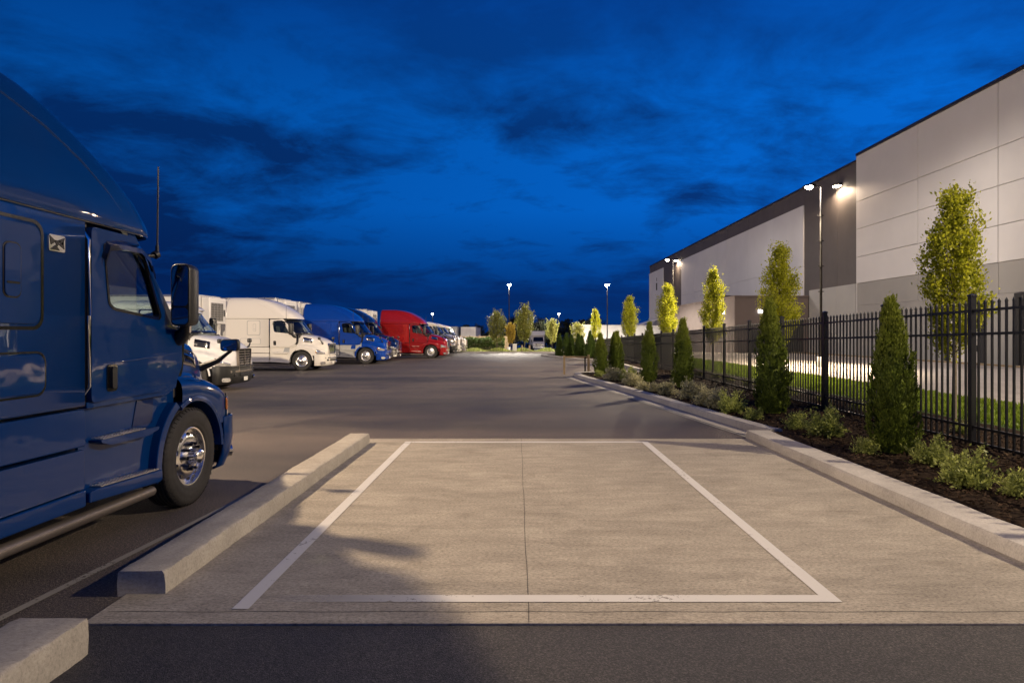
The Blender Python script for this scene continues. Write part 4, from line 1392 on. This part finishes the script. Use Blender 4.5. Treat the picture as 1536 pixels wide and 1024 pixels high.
# low brown annex standing out from the long wall
q = MB(); q.box(21.75, BX - .17, 63.3, 88, -1.5, 5.55)
an = wpart('annex_wall', q, M['brownwall'], 30, .02)
q = MB(); q.box(21.68, BX - .165, 63.22, 88.1, 5.55, 5.70)
wpart_sub('annex_coping', q, M['brownwall'], an, 30, .01)
for (xa, ya, horiz) in ((24.1, 63.2, True), (21.65, 66.3, False)):
    q = MB()
    if horiz: q.box(xa, xa + .42, ya - .06, ya + .1, 3.95, 4.3)
    else: q.box(xa, xa + .1, ya, ya + .4, 3.95, 4.3)
    wpart_sub('wall_lamp', q, M['wall_light'], an, 30, .02)
for da, db, dh in ((23.2, 24.3, 2.2), (26.0, 28.6, 3.2)):
    q = MB(); q.box(da, db, 63.26, 63.31, -.1, dh)
    wpart_sub('annex_door', q, M['chassis'], an, 30, .01)
q = MB(); q.box(24, 27, 76, 79, 5.7, 6.5)
wpart_sub('roof_unit', q, M['coping'], an, 30, .05)

# sloped white canopy beyond the warehouse
cn = empty('canopy', (25.5, 131, zg(131)))
tag(cn, 'small white sloped canopy roof standing beyond the end of the warehouse', 'canopy')
q = MB(); q.prism([[(-3.4, 4.2), (3.2, 6.2), (3.2, 6.4), (-3.4, 4.4)]], -3, 3)
q.build('canopy_roof', M['trailer'], cn, 30, .03)
for sx, zz in ((-3.1, 4.25), (3.0, 6.1)):
    for sy in (-2.8, 2.8):
        q = MB(); q.box(sx - .08, sx + .08, sy - .08, sy + .08, 0, zz)
        q.build('canopy_post', M['bandlight'], cn)
# ------------------------------------------------------------------ trucks
hero = build_tractor('high', dict(paint=M['blue'], skirt=M['blue'], hood=M['blue'], bumper=M['blue'], grille=M['chrome']), True)
hero.location = (-4.72, 6.89, 0); hero.rotation_euler = (0, 0, PI / 2)
tag(hero, 'large dark blue sleeper truck, cut by the picture edge, parked beside the concrete block', 'truck', 'trucks parked in the lot')
q = MB(); q.tube([(-.83, -1.25, 2.60), (-.80, -1.26, 2.62)], .04, 8)
q.tube([(-.95, -1.19, 2.58), (-.83, -1.25, 2.60)], .018, 8)
q.tube([(-.80, -1.26, 2.60), (-.79, -1.265, 3.46)], [.009, .007], 8)
q.tube([(-.80, -1.26, 2.62), (-.80, -1.26, 2.70)], .016, 8)
q.build('antenna', M['black'], hero, 50)
q = MB(); q.tube([(-.82, 1.25, 2.60), (-.79, 1.265, 3.46)], [.012, .007], 8)
q.build('antenna', M['black'], hero, 50)

low = build_tractor('low', dict(paint=M['lowwhite'], skirt=M['lowwhite'], hood=M['lowwhite'], bumper=M['black'], grille=M['steel']))
BN = 'blue_paint'; SN = 'low_white_paint'
def put(src, x, y, rz, label, swap=None, skirt=None, hood=None, bump=None, mirror=None, scale=.95, seam=None):
    c = copy_tree(src, None, {src_paint[src.name]: swap} if swap else None)
    c.location = (x, y, zg(y)); c.rotation_euler = (0, 0, rz); c.scale = (scale,) * 3
    c['label'] = label
    for ch in list(c.children_recursive):
        base = ch.name.split('.')[0]
        if base in ('badge', 'badge_mark'):
            bpy.data.objects.remove(ch)
            continue
        mt = None
        if skirt and base in ('step_panel', 'sill', 'step_ledge', 'side_skirt'): mt = skirt
        if hood and base in ('hood', 'fender_flare'): mt = hood
        if bump and base == 'bumper': mt = bump
        if mirror and base == 'door_mirror': mt = mirror
        if base in ('door_gasket', 'lower_panel_gasket', 'latch_recess', 'latch_bar', 'step_recess_patch') and src.name == hero.name: mt = seam or swap
        if mt:
            ch.material_slots[0].link = 'OBJECT'; ch.material_slots[0].material = mt
    return c
src_paint = {hero.name: BN, low.name: SN}
tag(low, 'white truck with low roof, chrome grille and black bumper, next beyond the large blue cab', 'truck', 'trucks parked in the lot')
put_low = lambda *a, **k: put(low, *a, **k)
low.location = (-10.35, 21.25, 0); low.scale = (.95,) * 3
for o in list(low.children):
    pass
put(hero, -10.9, 33.25, R(-1.5), 'white sleeper truck with tall rounded roof and dark grille, second in the row', M['white'], bump=M['white'], seam=M['trailergrey'])
put(hero, -9.35, 40.3, R(-.5), 'bright blue sleeper truck with silver side skirts parked behind the white one', M['royal'], skirt=M['silver'], bump=M['royal'])
put(hero, -9.5, 44.8, R(.5), 'dark navy sleeper truck close behind the bright blue truck', M['navy'], bump=M['chrome'])
put(hero, -6.6, 49.8, R(-1), 'red sleeper truck with tall roof in the middle of the row', M['red'], bump=M['red'])
put_low(-6.5, 55.8, R(1), 'white low roof truck with grey hood right behind the red truck', M['white'], hood=M['greyhood'])
put_low(-6.6, 61.2, R(-1), 'white low roof truck with white bumper, second behind the red truck', M['white'], bump=M['white'])
put_low(-6.5, 66.8, R(1.5), 'white truck with chrome bumper at the far end of the row', M['white'], bump=M['chrome'])
for ch in list(low.children):      # the nearest low-roof truck keeps a pale grey-white body
    pass

reef = build_trailer(True)
reef.location = (-18.1, 37.3, 0)
tag(reef, 'white refrigerated trailer with slatted black unit standing between two white trucks', 'trailer', 'trailers parked in the lot')
def put_t(x, y, rz, label, swap=None, dz=0):
    c = copy_tree(reef, None, swap)
    c.location = (x, y, zg(y) + dz); c.rotation_euler = (0, 0, rz); c['label'] = label
    return c
put_t(-14.9, 40.4, 0, 'white refrigerated trailer coupled behind the bright blue truck')
put_t(-15.0, 44.9, R(.5), 'white refrigerated trailer coupled behind the dark navy truck')
put_t(-13.6, 58.4, 0, 'white refrigerated trailer seen above the red truck')
put_t(-24.5, 54.5, 0, 'plain white trailer seen between the reefer unit and the tall white truck')
box = build_trailer(False)
tag(box, 'plain grey trailer standing end-on beside the dark hedge at the far lot', 'trailer', 'trailers parked in the lot')
TG = {'trailer_white': M['trailergrey']}
def face(o): o.rotation_euler = (0, 0, R(90))
box.location = (-8.35, 108.5 + 13.8, zg(110)); face(box)
c = copy_tree(box, None, TG); c.location = (-11.3, 106 + 13.8, zg(108)); face(c); c['label'] = 'darker grey trailer standing end-on just behind the row of trucks'
c = copy_tree(box); c.location = (22.6, 100, zg(100)); c.rotation_euler = (0, 0, R(0)); c['label'] = 'white trailer partly hidden by the pale tree past the dark hedge plants'
c = copy_tree(box); c.location = (31.0, 112, zg(112)); c.rotation_euler = (0, 0, R(0)); c['label'] = 'white trailer showing above the far end of the black fence'
bt = build_box_truck()
bt.location = (4.05, 121, zg(121)); bt.rotation_euler = (0, 0, R(-88))
tag(bt, 'small white box truck facing the camera between the far trees', 'truck', 'trucks parked in the lot')

# ------------------------------------------------------------------ plants
thm = [thuja_mesh(2.4, .40, 34000, M['thuja'], 21, .048), thuja_mesh(2.4, .42, 26000, M['thuja'], 22, .05), thuja_mesh(2.4, .38, 20000, M['thuja'], 23, .055)]
cores = []
def thuja(x, y, h, wid, k, label, mat=None, group='arborvitae along the fence'):
    t = empty('arborvitae', (x, y, zg(y) + .09), rng.random() * 6.28)
    tag(t, label, 'shrub', group)
    sx = wid / .84
    t.rotation_euler = (rng.normal() * .025, rng.normal() * .025, t.rotation_euler[2])
    c = mesh_obj('crown', thm[k], t); c.scale = (sx * (.92 + .2 * rng.random()), sx * (.92 + .2 * rng.random()), h / 2.4)
    if mat: 
        c.material_slots[0].link = 'OBJECT'; c.material_slots[0].material = mat
    ci = MB(); ci.lathe_z([(wid * .26, .03), (wid * .31, h * .16), (wid * .28, h * .42), (wid * .20, h * .66), (wid * .08, h * .85), (.003, h * .95)], 14)
    ci.build('inner_foliage', mat or M['thuja'], t, 60)
    s = MB(); s.lathe_z([(.05, -.1), (.04, h * .3), (.02, h * .75), (.004, h * .95)], 7)
    s.build('trunk', M['bark'], t, 60)
    return t
thuja(5.55, 9.3, 2.24, .62, 0, 'tall dark green cone-shaped arborvitae closest to the camera')
thuja(5.62, 13.9, 2.48, .62, 1, 'tall narrow arborvitae with yellow tip in front of a yellow-green tree')
thuja(5.40, 20.6, 2.20, .64, 2, 'broad arborvitae growing between two groups of pale bushes')
thuja(4.75, 22.9, 2.15, .54, 1, 'pointed arborvitae beside the kerb bend with pale bushes in front')
thuja(4.66, 29.0, 1.85, .55, 2, 'slender twin-tipped arborvitae near the end of the bed', group='twin arborvitae')
thuja(4.35, 28.4, 1.80, .50, 0, 'slender twin-tipped arborvitae near the end of the bed', group='twin arborvitae')
thuja(3.72, 27.9, 1.75, .62, 1, 'last arborvitae of the bed, right behind the hoop barrier')
hx = [(3.35, 50.2, 1.75), (3.85, 49.3, 1.80), (4.3, 50.0, 1.65), (4.75, 48.6, 1.75), (5.1, 49.8, 1.6), (5.35, 47.2, 1.95), (5.75, 47.8, 1.6)]
for i, (x, y, h) in enumerate(hx):
    thuja(x, y, h, .62, i % 3, 'dark slim evergreen shrub in the row past the hoop barrier', M['hedge'], 'slim evergreens past the barrier')

trk = []
for sd, (hh, w, n) in ((31, (4.8, .64, 17000)), (32, (4.8, .56, 13500)), (33, (4.8, .66, 15500))):
    trk.append(tree_meshes(hh, 1.35, w, n, M['tree'], sd, .07))
trk.append(tree_meshes(4.4, 1.0, 1.05, 6500, M['olive'], 34, .13, 40))
trk.append(tree_meshes(3.2, 1.0, .75, 2600, M['pale'], 35, .17, 26))
for t, c in trk: COL.objects.unlink(t)
def tree(x, y, h, k, label, group, mat=None, wide=1.0, name='tree'):
    t = empty(name, (x, y, zg(y) + .05), rng.random() * 6.28)
    tag(t, label, 'tree', group)
    tm, cm = trk[k]
    bh = {0: 4.8, 1: 4.8, 2: 4.8, 3: 4.4, 4: 3.2}[k]
    a = tm.copy(); COL.objects.link(a); a.parent = t; a.scale = (wide, wide, h / bh); a.name = 'trunk'
    c = mesh_obj('crown', cm, t); c.scale = (wide, wide, h / bh)
    if mat:
        c.material_slots[0].link = 'OBJECT'; c.material_slots[0].material = mat
    return t
G1 = 'young columnar trees behind the fence'
tree(8.8, 12.75, 4.80, 0, 'young columnar tree with green crown in front of the pale warehouse wall', G1, None, .90)
tree(8.8, 21.2, 4.85, 2, 'yellow-green columnar tree directly behind the second arborvitae', G1, None, .92)
tree(8.8, 28.4, 4.85, 1, 'yellow-green columnar tree in front of the brown annex corner', G1, None, .92)
tree(8.8, 37.0, 4.75, 2, 'columnar tree in front of the double lamp post by the narrow pale wall', G1, None, .92)
tree(8.8, 49.5, 4.85, 0, 'columnar tree standing against the sky just past the end of the warehouse', G1, None, 1.0)
tree(8.8, 71.0, 4.95, 1, 'small columnar tree beside the tall far lamp post, last in the line', G1, None, 1.0)
G2 = 'trees on the far island'
tree(-2.25, 71, 4.3, 3, 'broad olive-green tree at the start of the far island', G2, None, 1.0)
tree(.85, 71.5, 5.0, 3, 'taller broad olive-green tree beside the box truck', G2, None, 1.0)
tree(-.72, 70, 3.0, 4, 'small golden tree between the two olive-green trees', G2, M['gold'], .75)
tree(3.9, 70, 3.4, 4, 'small pale yellow tree beside the bright far lamp', G2, None, .85)
tree(6.6, 69, 3.0, 4, 'small pale tree rising above the slim evergreens', G2, None, .95)

bm_ = [(bush_mesh(.66, .42, 2600, M['bush'], 41, .05)), (bush_mesh(.62, .40, 2400, M['palebush'], 42, .05)), (bush_mesh(.60, .36, 2000, M['bush'], 43, .045))]
BG = 'low bushes in the planting bed'
bushes = [(1195, 644, 2, .62, 'small yellow-green bush left of the large dark arborvitae'), (1238, 655, 0, .80, 'wide green bush between the two closest arborvitae'),
          (1298, 682, 2, .50, 'small bright bush at the foot of the closest arborvitae'), (1398, 697, 0, .66, 'bush just right of the closest arborvitae'),
          (1450, 730, 0, .72, 'round bush with pale tips by the fence post, in open mulch'), (1532, 745, 2, .62, 'bush cut by the right picture edge'),
          (899, 565, 2, .60, 'low green bush at the foot of the last arborvitae'), (921, 571, 1, 1.0, 'pale grey-green bush at the bend of the kerb'),
          (943, 572, 0, .9, 'green bush between pale bushes near the kerb bend'), (948, 578, 1, .9, 'pale bush just behind the kerb bend, second from it'),
          (965, 586, 1, .60, 'small pale bush in front of the pointed arborvitae'), (983, 588, 1, .62, 'small pale bush on the kerb side of the pointed arborvitae'),
          (1000, 592, 1, .75, 'pale bush just left of the broad arborvitae'), (1038, 599, 1, 1.0, 'wide pale bush right of the broad arborvitae'),
          (1058, 608, 1, .80, 'pale bush in the middle of a close group of three'), (1077, 612, 1, .85, 'pale twiggy bush, middle of the bed'),
          (1098, 620, 0, .80, 'greener bush at the right of the close pale group'), (1130, 630, 0, .5, 'small green bush left of the second arborvitae')]
for i, (px, py, k, w, lb) in enumerate(bushes):
    x, y = P(px, py, .1)
    b = mesh_obj('bush', bm_[k]); b.location = (x, y, .10); b.rotation_euler = (0, 0, rng.random() * 6.28)
    s = w / .64 * .84
    b.scale = (s, s, s * (.9 + .25 * rng.random()))
    tag(b, lb, 'bush', BG)
# second line of low plants behind the fence foot
for i in range(12):
    b = mesh_obj('bush', bm_[(0, 2)[i % 2]]); y = 7.6 + 1.75 * i
    b.location = (7.75 + .2 * rng.random(), y, .09); b.rotation_euler = (0, 0, rng.random() * 6.28)
    b.scale = (.62,) * 3
    tag(b, 'low dark green bush showing between the pickets behind the fence', 'bush', 'low bushes behind the fence')

# far island with ground cover, hedge, timber fence, posts
ip = [(-7.0, 68.6), (-3, 68.0), (1, 67.6), (4.5, 67.2), (6.0, 66.6)]
kerb_path('kerb', [(x, y) for x, y in ip], .3, .15)
grid_sheet('island', lambda y: -7.2, lambda y: 6.0, [68.3, 72, 76], .10, M['mulch'], 8, 'structure', .02)
n = 9000
xx = -7 + 13 * rng.random(n); yy = 68.6 + 5.5 * rng.random(n)
ps = np.stack([xx, yy, np.array([zg(y) for y in yy]) + .1 + .22 * rng.random(n) * (1 + .8 * np.sin(xx * 2.3))], 1)
o = mesh_obj('ground_cover', leaf_mesh('ground_cover', ps, rand_unit(n) + np.array([0, 0, .6]), rand_unit(n), .14, .08, M['bush']))
tag(o, 'low yellow-green ground cover on the far island', 'ground cover', None, 'stuff')
ip2 = [(2.3, 53.0), (2.75, 51.2), (3.6, 48.2), (4.6, 44.6), (5.9, 42.6)]
kerb_path('kerb', ip2, .3, .14)
q = MB(); q.add([(2.6, 53.2, .09), (3.0, 51.2, .09), (3.85, 48.3, .09), (4.85, 44.7, .09), (6.1, 42.8, .09), (6.1, 56, .09), (2.6, 56, .09)], [(0, 1, 2, 3, 4, 5, 6)])
o = q.build('planting_bed', M['mulch'], None, 0); o['kind'] = 'structure'
# clipped dark hedge
n = 9000
xx = -7.6 + 6.0 * rng.random(n); yy = 79 + 1.2 * rng.random(n); z = 1.75 * rng.random(n) ** .7 + .08 * np.sin(xx * 3)
ps = np.stack([xx, yy, zg(79) + z], 1)
hd = mesh_obj('hedge', leaf_mesh('hedge', ps, rand_unit(n) + np.array([0, -.4, .5]), rand_unit(n), .17, .10, M['hedge']))
tag(hd, 'clipped dark hedge in front of the timber fence at the far lot', 'hedge')
tf = empty('timber_fence', (-4.6, 82, zg(82)))
tag(tf, 'tan timber fence behind the dark hedge', 'fence')
for k in range(7):
    q = MB(); q.box(-4 + 1.25 * k - .06, -4 + 1.25 * k + .06, -.06, .06, 0, 2.15)
    q.build('fence_post', M['timber'], tf)
    if k < 6:
        q = MB()
        for j in range(9): q.box(-4 + 1.25 * k + .08 + .125 * j, -4 + 1.25 * k + .08 + .125 * j + .09, -.02, .02, .1, 2.0 + .04 * (j % 2))
        q.build('board_panel', M['timber'], tf)
# hoop barrier at the end of the bed
hb = empty('hoop_barrier', (2.75, 29.2, 0), R(2))
tag(hb, 'low timber and steel hoop barrier standing across the end of the bed', 'barrier')
q = MB(); q.box(-.62, -.53, -.045, .045, 0, .87); q.build('barrier_post', M['timber'], hb, 30, .008)
q = MB(); q.box(.50, .60, -.05, .05, 0, .90); q.build('barrier_post', M['timber'], hb, 30, .008)
q = MB(); q.box(.36, .42, -.03, .03, 0, .80); q.build('barrier_post', M['pole'], hb, 30, .004)
q = MB(); q.box(-.53, .50, -.028, .028, .76, .83); q.build('barrier_rail', M['timber'], hb, 30, .006)
# little things on the far island
ub = empty('utility_box', (-.25, 69.2, zg(69)))
tag(ub, 'small white utility box on the far island beside the golden tree', 'utility box')
q = MB(); q.box(-.22, .22, -.18, .18, .0, .9); q.build('cabinet', M['sign'], ub, 30, .02)
q = MB(); q.box(-.25, .25, -.21, .21, .9, .96); q.build('lid', M['sign'], ub, 30, .02)
for x, lb in ((.55, 'short timber bollard on the far island beside the utility box'), (1.35, 'short timber bollard on the far island beside the box truck')):
    q = MB(); q.lathe_z([(.10, 0), (.10, .75), (.08, .82), (.0, .84)], 10)
    o = q.build('bollard', M['timber'], None, 40); o.location = (x, 69.3, zg(69)); tag(o, lb, 'bollard', 'timber bollards')

# far wood behind everything
n = 26000
xx = -95 + 190 * rng.random(n)
top = 5.2 + 1.5 * np.sin(xx * .13) + 1.1 * np.sin(xx * .37 + 1) + .9 * np.sin(xx * .9 + 2) + .9 * np.abs(np.sin(xx * .53))
top = top * np.where(xx < -40, 1.0, 1.0)
yy = 175 + 22 * rng.random(n)
ps = np.stack([xx, yy, zg(185) + top * rng.random(n) ** .62], 1)
o = mesh_obj('treeline', leaf_mesh('treeline', ps, rand_unit(n) + np.array([0, 0, .5]), rand_unit(n), 1.0, .7, M['wood_far']))
tag(o, 'dark wood along the horizon beyond the lot', 'wood', None, 'stuff')
for x, y, h, w in ((-.6, 150, 7.2, 2.3), (6.0, 155, 7.0, 2.2), (18.5, 150, 7.0, 2.6), (-9.5, 158, 5.6, 2.0)):
    tree(x, y, h, 3, 'dark tree showing above the far wood', 'dark trees above the far wood', M['wood_far'], w, 'far_tree')

# ------------------------------------------------------------------ lamp posts
def build_lamp(height, warm, double=True):
    T = empty('lamp_post')
    q = MB(); q.lathe_z([(.24, 0), (.24, .55), (.20, .6)], 14); q.build('footing', M['kerb'], T, 40)
    q = MB(); q.lathe_z([(.075, .6), (.06, height * .6), (.05, height)], 10); q.build('pole', M['pole'], T, 40)
    for k in range(4):
        z = height * (.42 + .14 * k)
        q = MB(); q.box(-.16, .16, -.02, .02, z - .02, z + .02); q.lathe_z([(.075, z - .05), (.075, z + .05)], 10)
        q.build('pole_collar', M['pole'], T, 40)
    for sd in ((-1, 1) if double else (1,)):
        q = MB(); q.tube([(0, 0, height - .03), (sd * .42, 0, height + .02)], .028, 8); q.build('arm', M['pole'], T, 40)
        q = MB()
        q.prism([smoothpoly([(.36, height + .10), (.92, height + .07), (.96, height), (.36, height - .02)], .04)], -.19, .19)
        if sd < 0: q.v = [(-a, b, c) for a, b, c in q.v]
        hd = q.build('lamp_head', M['pole'], T, 40, .015)
        q = MB(); q.lathe_z([(.0, height - .16), (.10, height - .15), (.18, height - .09), (.21, height - .02), (.20, height + .03)], 18, sd * .66, 0)
        q.build('lamp_lens', M['lens'] if warm else M['lenscool'], hd, 40)
    return T
def lamp_light(x, y, z, power, col, cone=150, blend=.5, radius=.16, aim=None):
    l = bpy.data.lights.new('lamp_light', 'SPOT')
    l.energy = power; l.color = col; l.spot_size = R(cone); l.spot_blend = blend; l.shadow_soft_size = radius
    o = bpy.data.objects.new('lamp_light', l); COL.objects.link(o)
    o.location = (x, y, z)
    if aim:
        d = Vector(aim) - Vector((x, y, z))
        o.rotation_euler = d.to_track_quat('-Z', 'Y').to_euler()
    return o
LP = build_lamp(10.0, True, False)
LP.location = (16.8, 35, 0); LP.rotation_euler = (0, 0, PI)
tag(LP, 'tall warm-lit lamp post in front of the dark warehouse wall', 'lamp post', 'lamp posts in the yard')
c = copy_tree(LP); c.location = (16.8, 68, zg(68)); c['label'] = 'warm-lit lamp post in front of the far narrow pale wall'
c = copy_tree(LP); c.location = (16.8, 4.7, 0); c['label'] = 'lamp post in the yard beyond the right picture edge'
FL = build_lamp(8.5, False)
FL.location = (-1.0, 80, zg(80)); FL.rotation_euler = (0, 0, R(90))
tag(FL, 'slim far lamp post rising above the island trees at the middle', 'lamp post', 'far lamp posts')
for x, y, lb in ((11.4, 80, 'slim far lamp post beside the last columnar tree'), (9.9, 150, 'short-looking distant lamp post between the box truck and the evergreens'), (-20, 150, 'distant bright lamp post above the white trucks')):
    c = copy_tree(FL); c.location = (x, y, zg(y)); c['label'] = lb
LL = build_lamp(12.42, True, False)
LL.location = (-13.5, 10.6, 0)
tag(LL, 'tall lamp post hidden behind the large blue truck', 'lamp post')

c = copy_tree(LL); c.location = (-9, -14, 0); c.scale = (1, 1, .84); c.rotation_euler = (0, 0, R(90)); c['label'] = 'added unseen lamp post behind the camera to light the row of trucks'  # added post out of view, carrying the extra light for the truck row
WARM = (1.0, .75, .48)
AMB = (1.0, .80, .55)
COOL = (1.0, .90, .76)
PALE = (1.0, .88, .76)
for yy, lot, wall in ((4.7, 18500, 4600), (35, 42000, 8000), (68, 30000, 3500)):
    z = 9.82 + zg(yy)
    lamp_light(16.8 - .66, yy, z, lot, AMB, 130 if yy == 35 else 160, .3, .12, (9.0 if yy > 5 else 13, yy + (1.6 if yy == 35 else 0), 0))
    lamp_light(16.8 - .66, yy, z, wall, PALE, 168, .3, .16, (22, yy, 0))
lamp_light(-12.84, 10.6, 12.3, 25000, WARM, 57, .9, .36, (-4.2, 8.0, 0))
lamp_light(-9.0, -13.3, 10.7, 72000, AMB, 46, .7, .2, (-13, 33, 1.5))  # added spot with no visible source, brightens the truck sides facing the camera
for x, y in ((-1.0, 80), (11.4, 80), (9.9, 150), (-20, 150)):
    lamp_light(x, y, zg(y) + 8.36, 26000, COOL, 165, .3)

# wall lamps high on the warehouse: housing, bracket, glowing lens, and the light they throw
def wall_pack(y, label):
    T = empty('wall_lamp', (29.27, y, 15.25 + zg(y) * .0))
    tag(T, label, 'wall lamp', 'wall lamps on the warehouse')
    q = MB(); q.box(-.12, -.005, -.22, .22, -.16, .20); q.build('bracket', M['pole'], T, 30, .01)
    q = MB(); q.prism([smoothpoly([(-.12, .20), (-.62, .10), (-.66, .02), (-.12, -.02)], .03)], -.34, .34); hd = q.build('lamp_head', M['pole'], T, 30, .015)
    q = MB(); q.box(-.62, -.14, -.32, .32, -.13, .0); q.build('lamp_lens', M['lens'], hd, 30, .05)
    lamp_light(29.27 - .5, y, 15.05, 2400, (1.0, .74, .50), 172, .25, .3, (28.0, y, 0))
wall_pack(57.2, 'glowing wall lamp high on the dark wall beside the pale block')
wall_pack(115.0, 'glowing wall lamp high on the far dark strip beside the narrow pale wall')
# ------------------------------------------------------------------ afterglow sun and dusk sky
SUN_EL, SUN_AZ = R(12), R(236)      # low in the south-west, behind the camera's left shoulder
sd_ = Vector((math.sin(SUN_AZ) * math.cos(SUN_EL), math.cos(SUN_AZ) * math.cos(SUN_EL), math.sin(SUN_EL)))
sl = bpy.data.lights.new('sun', 'SUN'); sl.energy = .85; sl.angle = R(9); sl.color = (1.0, .80, .60)
so = bpy.data.objects.new('sun', sl); COL.objects.link(so)
so.rotation_euler = (-sd_).to_track_quat('-Z', 'Y').to_euler()

w = bpy.data.worlds.new('World'); scene.world = w; w.use_nodes = True
nt = w.node_tree
bg = nt.nodes['Background']
co = nt.nodes.new('ShaderNodeTexCoord').outputs['Generated']
sep = nt.nodes.new('ShaderNodeSeparateXYZ'); nt.links.new(co, sep.inputs[0])
def mth(op, a, b=None, c=None, clamp=False):
    n = nt.nodes.new('ShaderNodeMath'); n.operation = op; n.use_clamp = clamp
    for i, v in enumerate((a, b, c)):
        if v is None: continue
        if hasattr(v, 'links'): nt.links.new(v, n.inputs[i])
        else: n.inputs[i].default_value = v
    return n.outputs[0]
X_, Y_, Z_ = sep.outputs
zc_ = mth('MAXIMUM', Z_, 0.0)
base = ramp(nt, [(0.0, (.0012, .029, .155)), (.06, (.0010, .033, .19)), (.19, (.0012, .108, .51)), (.32, (.0010, .106, .50)), (.46, (.001, .060, .33)), (1.0, (.002, .022, .13))])
nt.links.new(zc_, base.inputs[0])
# brighter towards the right (after-glow side)
rgt = mth('MULTIPLY_ADD', X_, .50, .97)
den = mth('ADD', zc_, .20)
cv = nt.nodes.new('ShaderNodeCombineXYZ')
nt.links.new(mth('DIVIDE', X_, den), cv.inputs[0]); nt.links.new(mth('DIVIDE', Y_, den), cv.inputs[1])
nA = noise(nt, mapping(nt, cv.outputs[0], (.62, .72, 1), (3.1, 1.7, 0), (0, 0, R(18))), 1.0, 12, .62, .35)
nB = noise(nt, mapping(nt, cv.outputs[0], (2.7, 3.3, 1), (.4, 7.7, 0), (0, 0, R(18))), 1.0, 10, .66, .4)
cl = mth('MULTIPLY_ADD', nB.outputs['Fac'], .45, mth('MULTIPLY', nA.outputs['Fac'], .75))
cr = ramp(nt, [(.52, (0, 0, 0)), (.67, (1, 1, 1))]); nt.links.new(cl, cr.inputs[0])
hz = ramp(nt, [(0.0, (.25, .25, .25)), (.08, (1, 1, 1)), (.30, (.9, .9, .9)), (.45, (.45, .45, .45))]); nt.links.new(zc_, hz.inputs[0])
fac = mth('MULTIPLY', cr.outputs[0], hz.outputs[0])
skyc = mixc(nt, base.outputs[0], (.0018, .0175, .105), mth('MULTIPLY', fac, .92))
mul = nt.nodes.new('ShaderNodeVectorMath'); mul.operation = 'SCALE'
nt.links.new(skyc, mul.inputs[0]); nt.links.new(rgt, mul.inputs['Scale'])
nt.links.new(mul.outputs[0], bg.inputs['Color'])
bg.inputs['Strength'].default_value = 1.0

# ------------------------------------------------------------------ camera and render settings
cam = bpy.data.cameras.new('camera'); co_ = bpy.data.objects.new('camera', cam); COL.objects.link(co_)
co_.location = (0, 0, EYE); co_.rotation_euler = (R(90), 0, 0)
cam.sensor_width = 36; cam.lens = F / 1536 * 36
cam.shift_x = -7.5 / 1536; cam.shift_y = -11.0 / 1536
cam.clip_end = 2000; cam.clip_start = .05
scene.camera = co_
scene.view_settings.view_transform = 'Standard'
scene.view_settings.look = 'None'
scene.view_settings.exposure = 0
scene.view_settings.gamma = 1
scene.render.engine = 'CYCLES'
scene.cycles.max_bounces = 8
scene.cycles.transparent_max_bounces = 12
scene.cycles.use_denoising = True
scene.cycles.sample_clamp_indirect = 6

for ch in list(hero.children):
    if ch.name.split('.')[0] == 'sun_visor': bpy.data.objects.remove(ch)
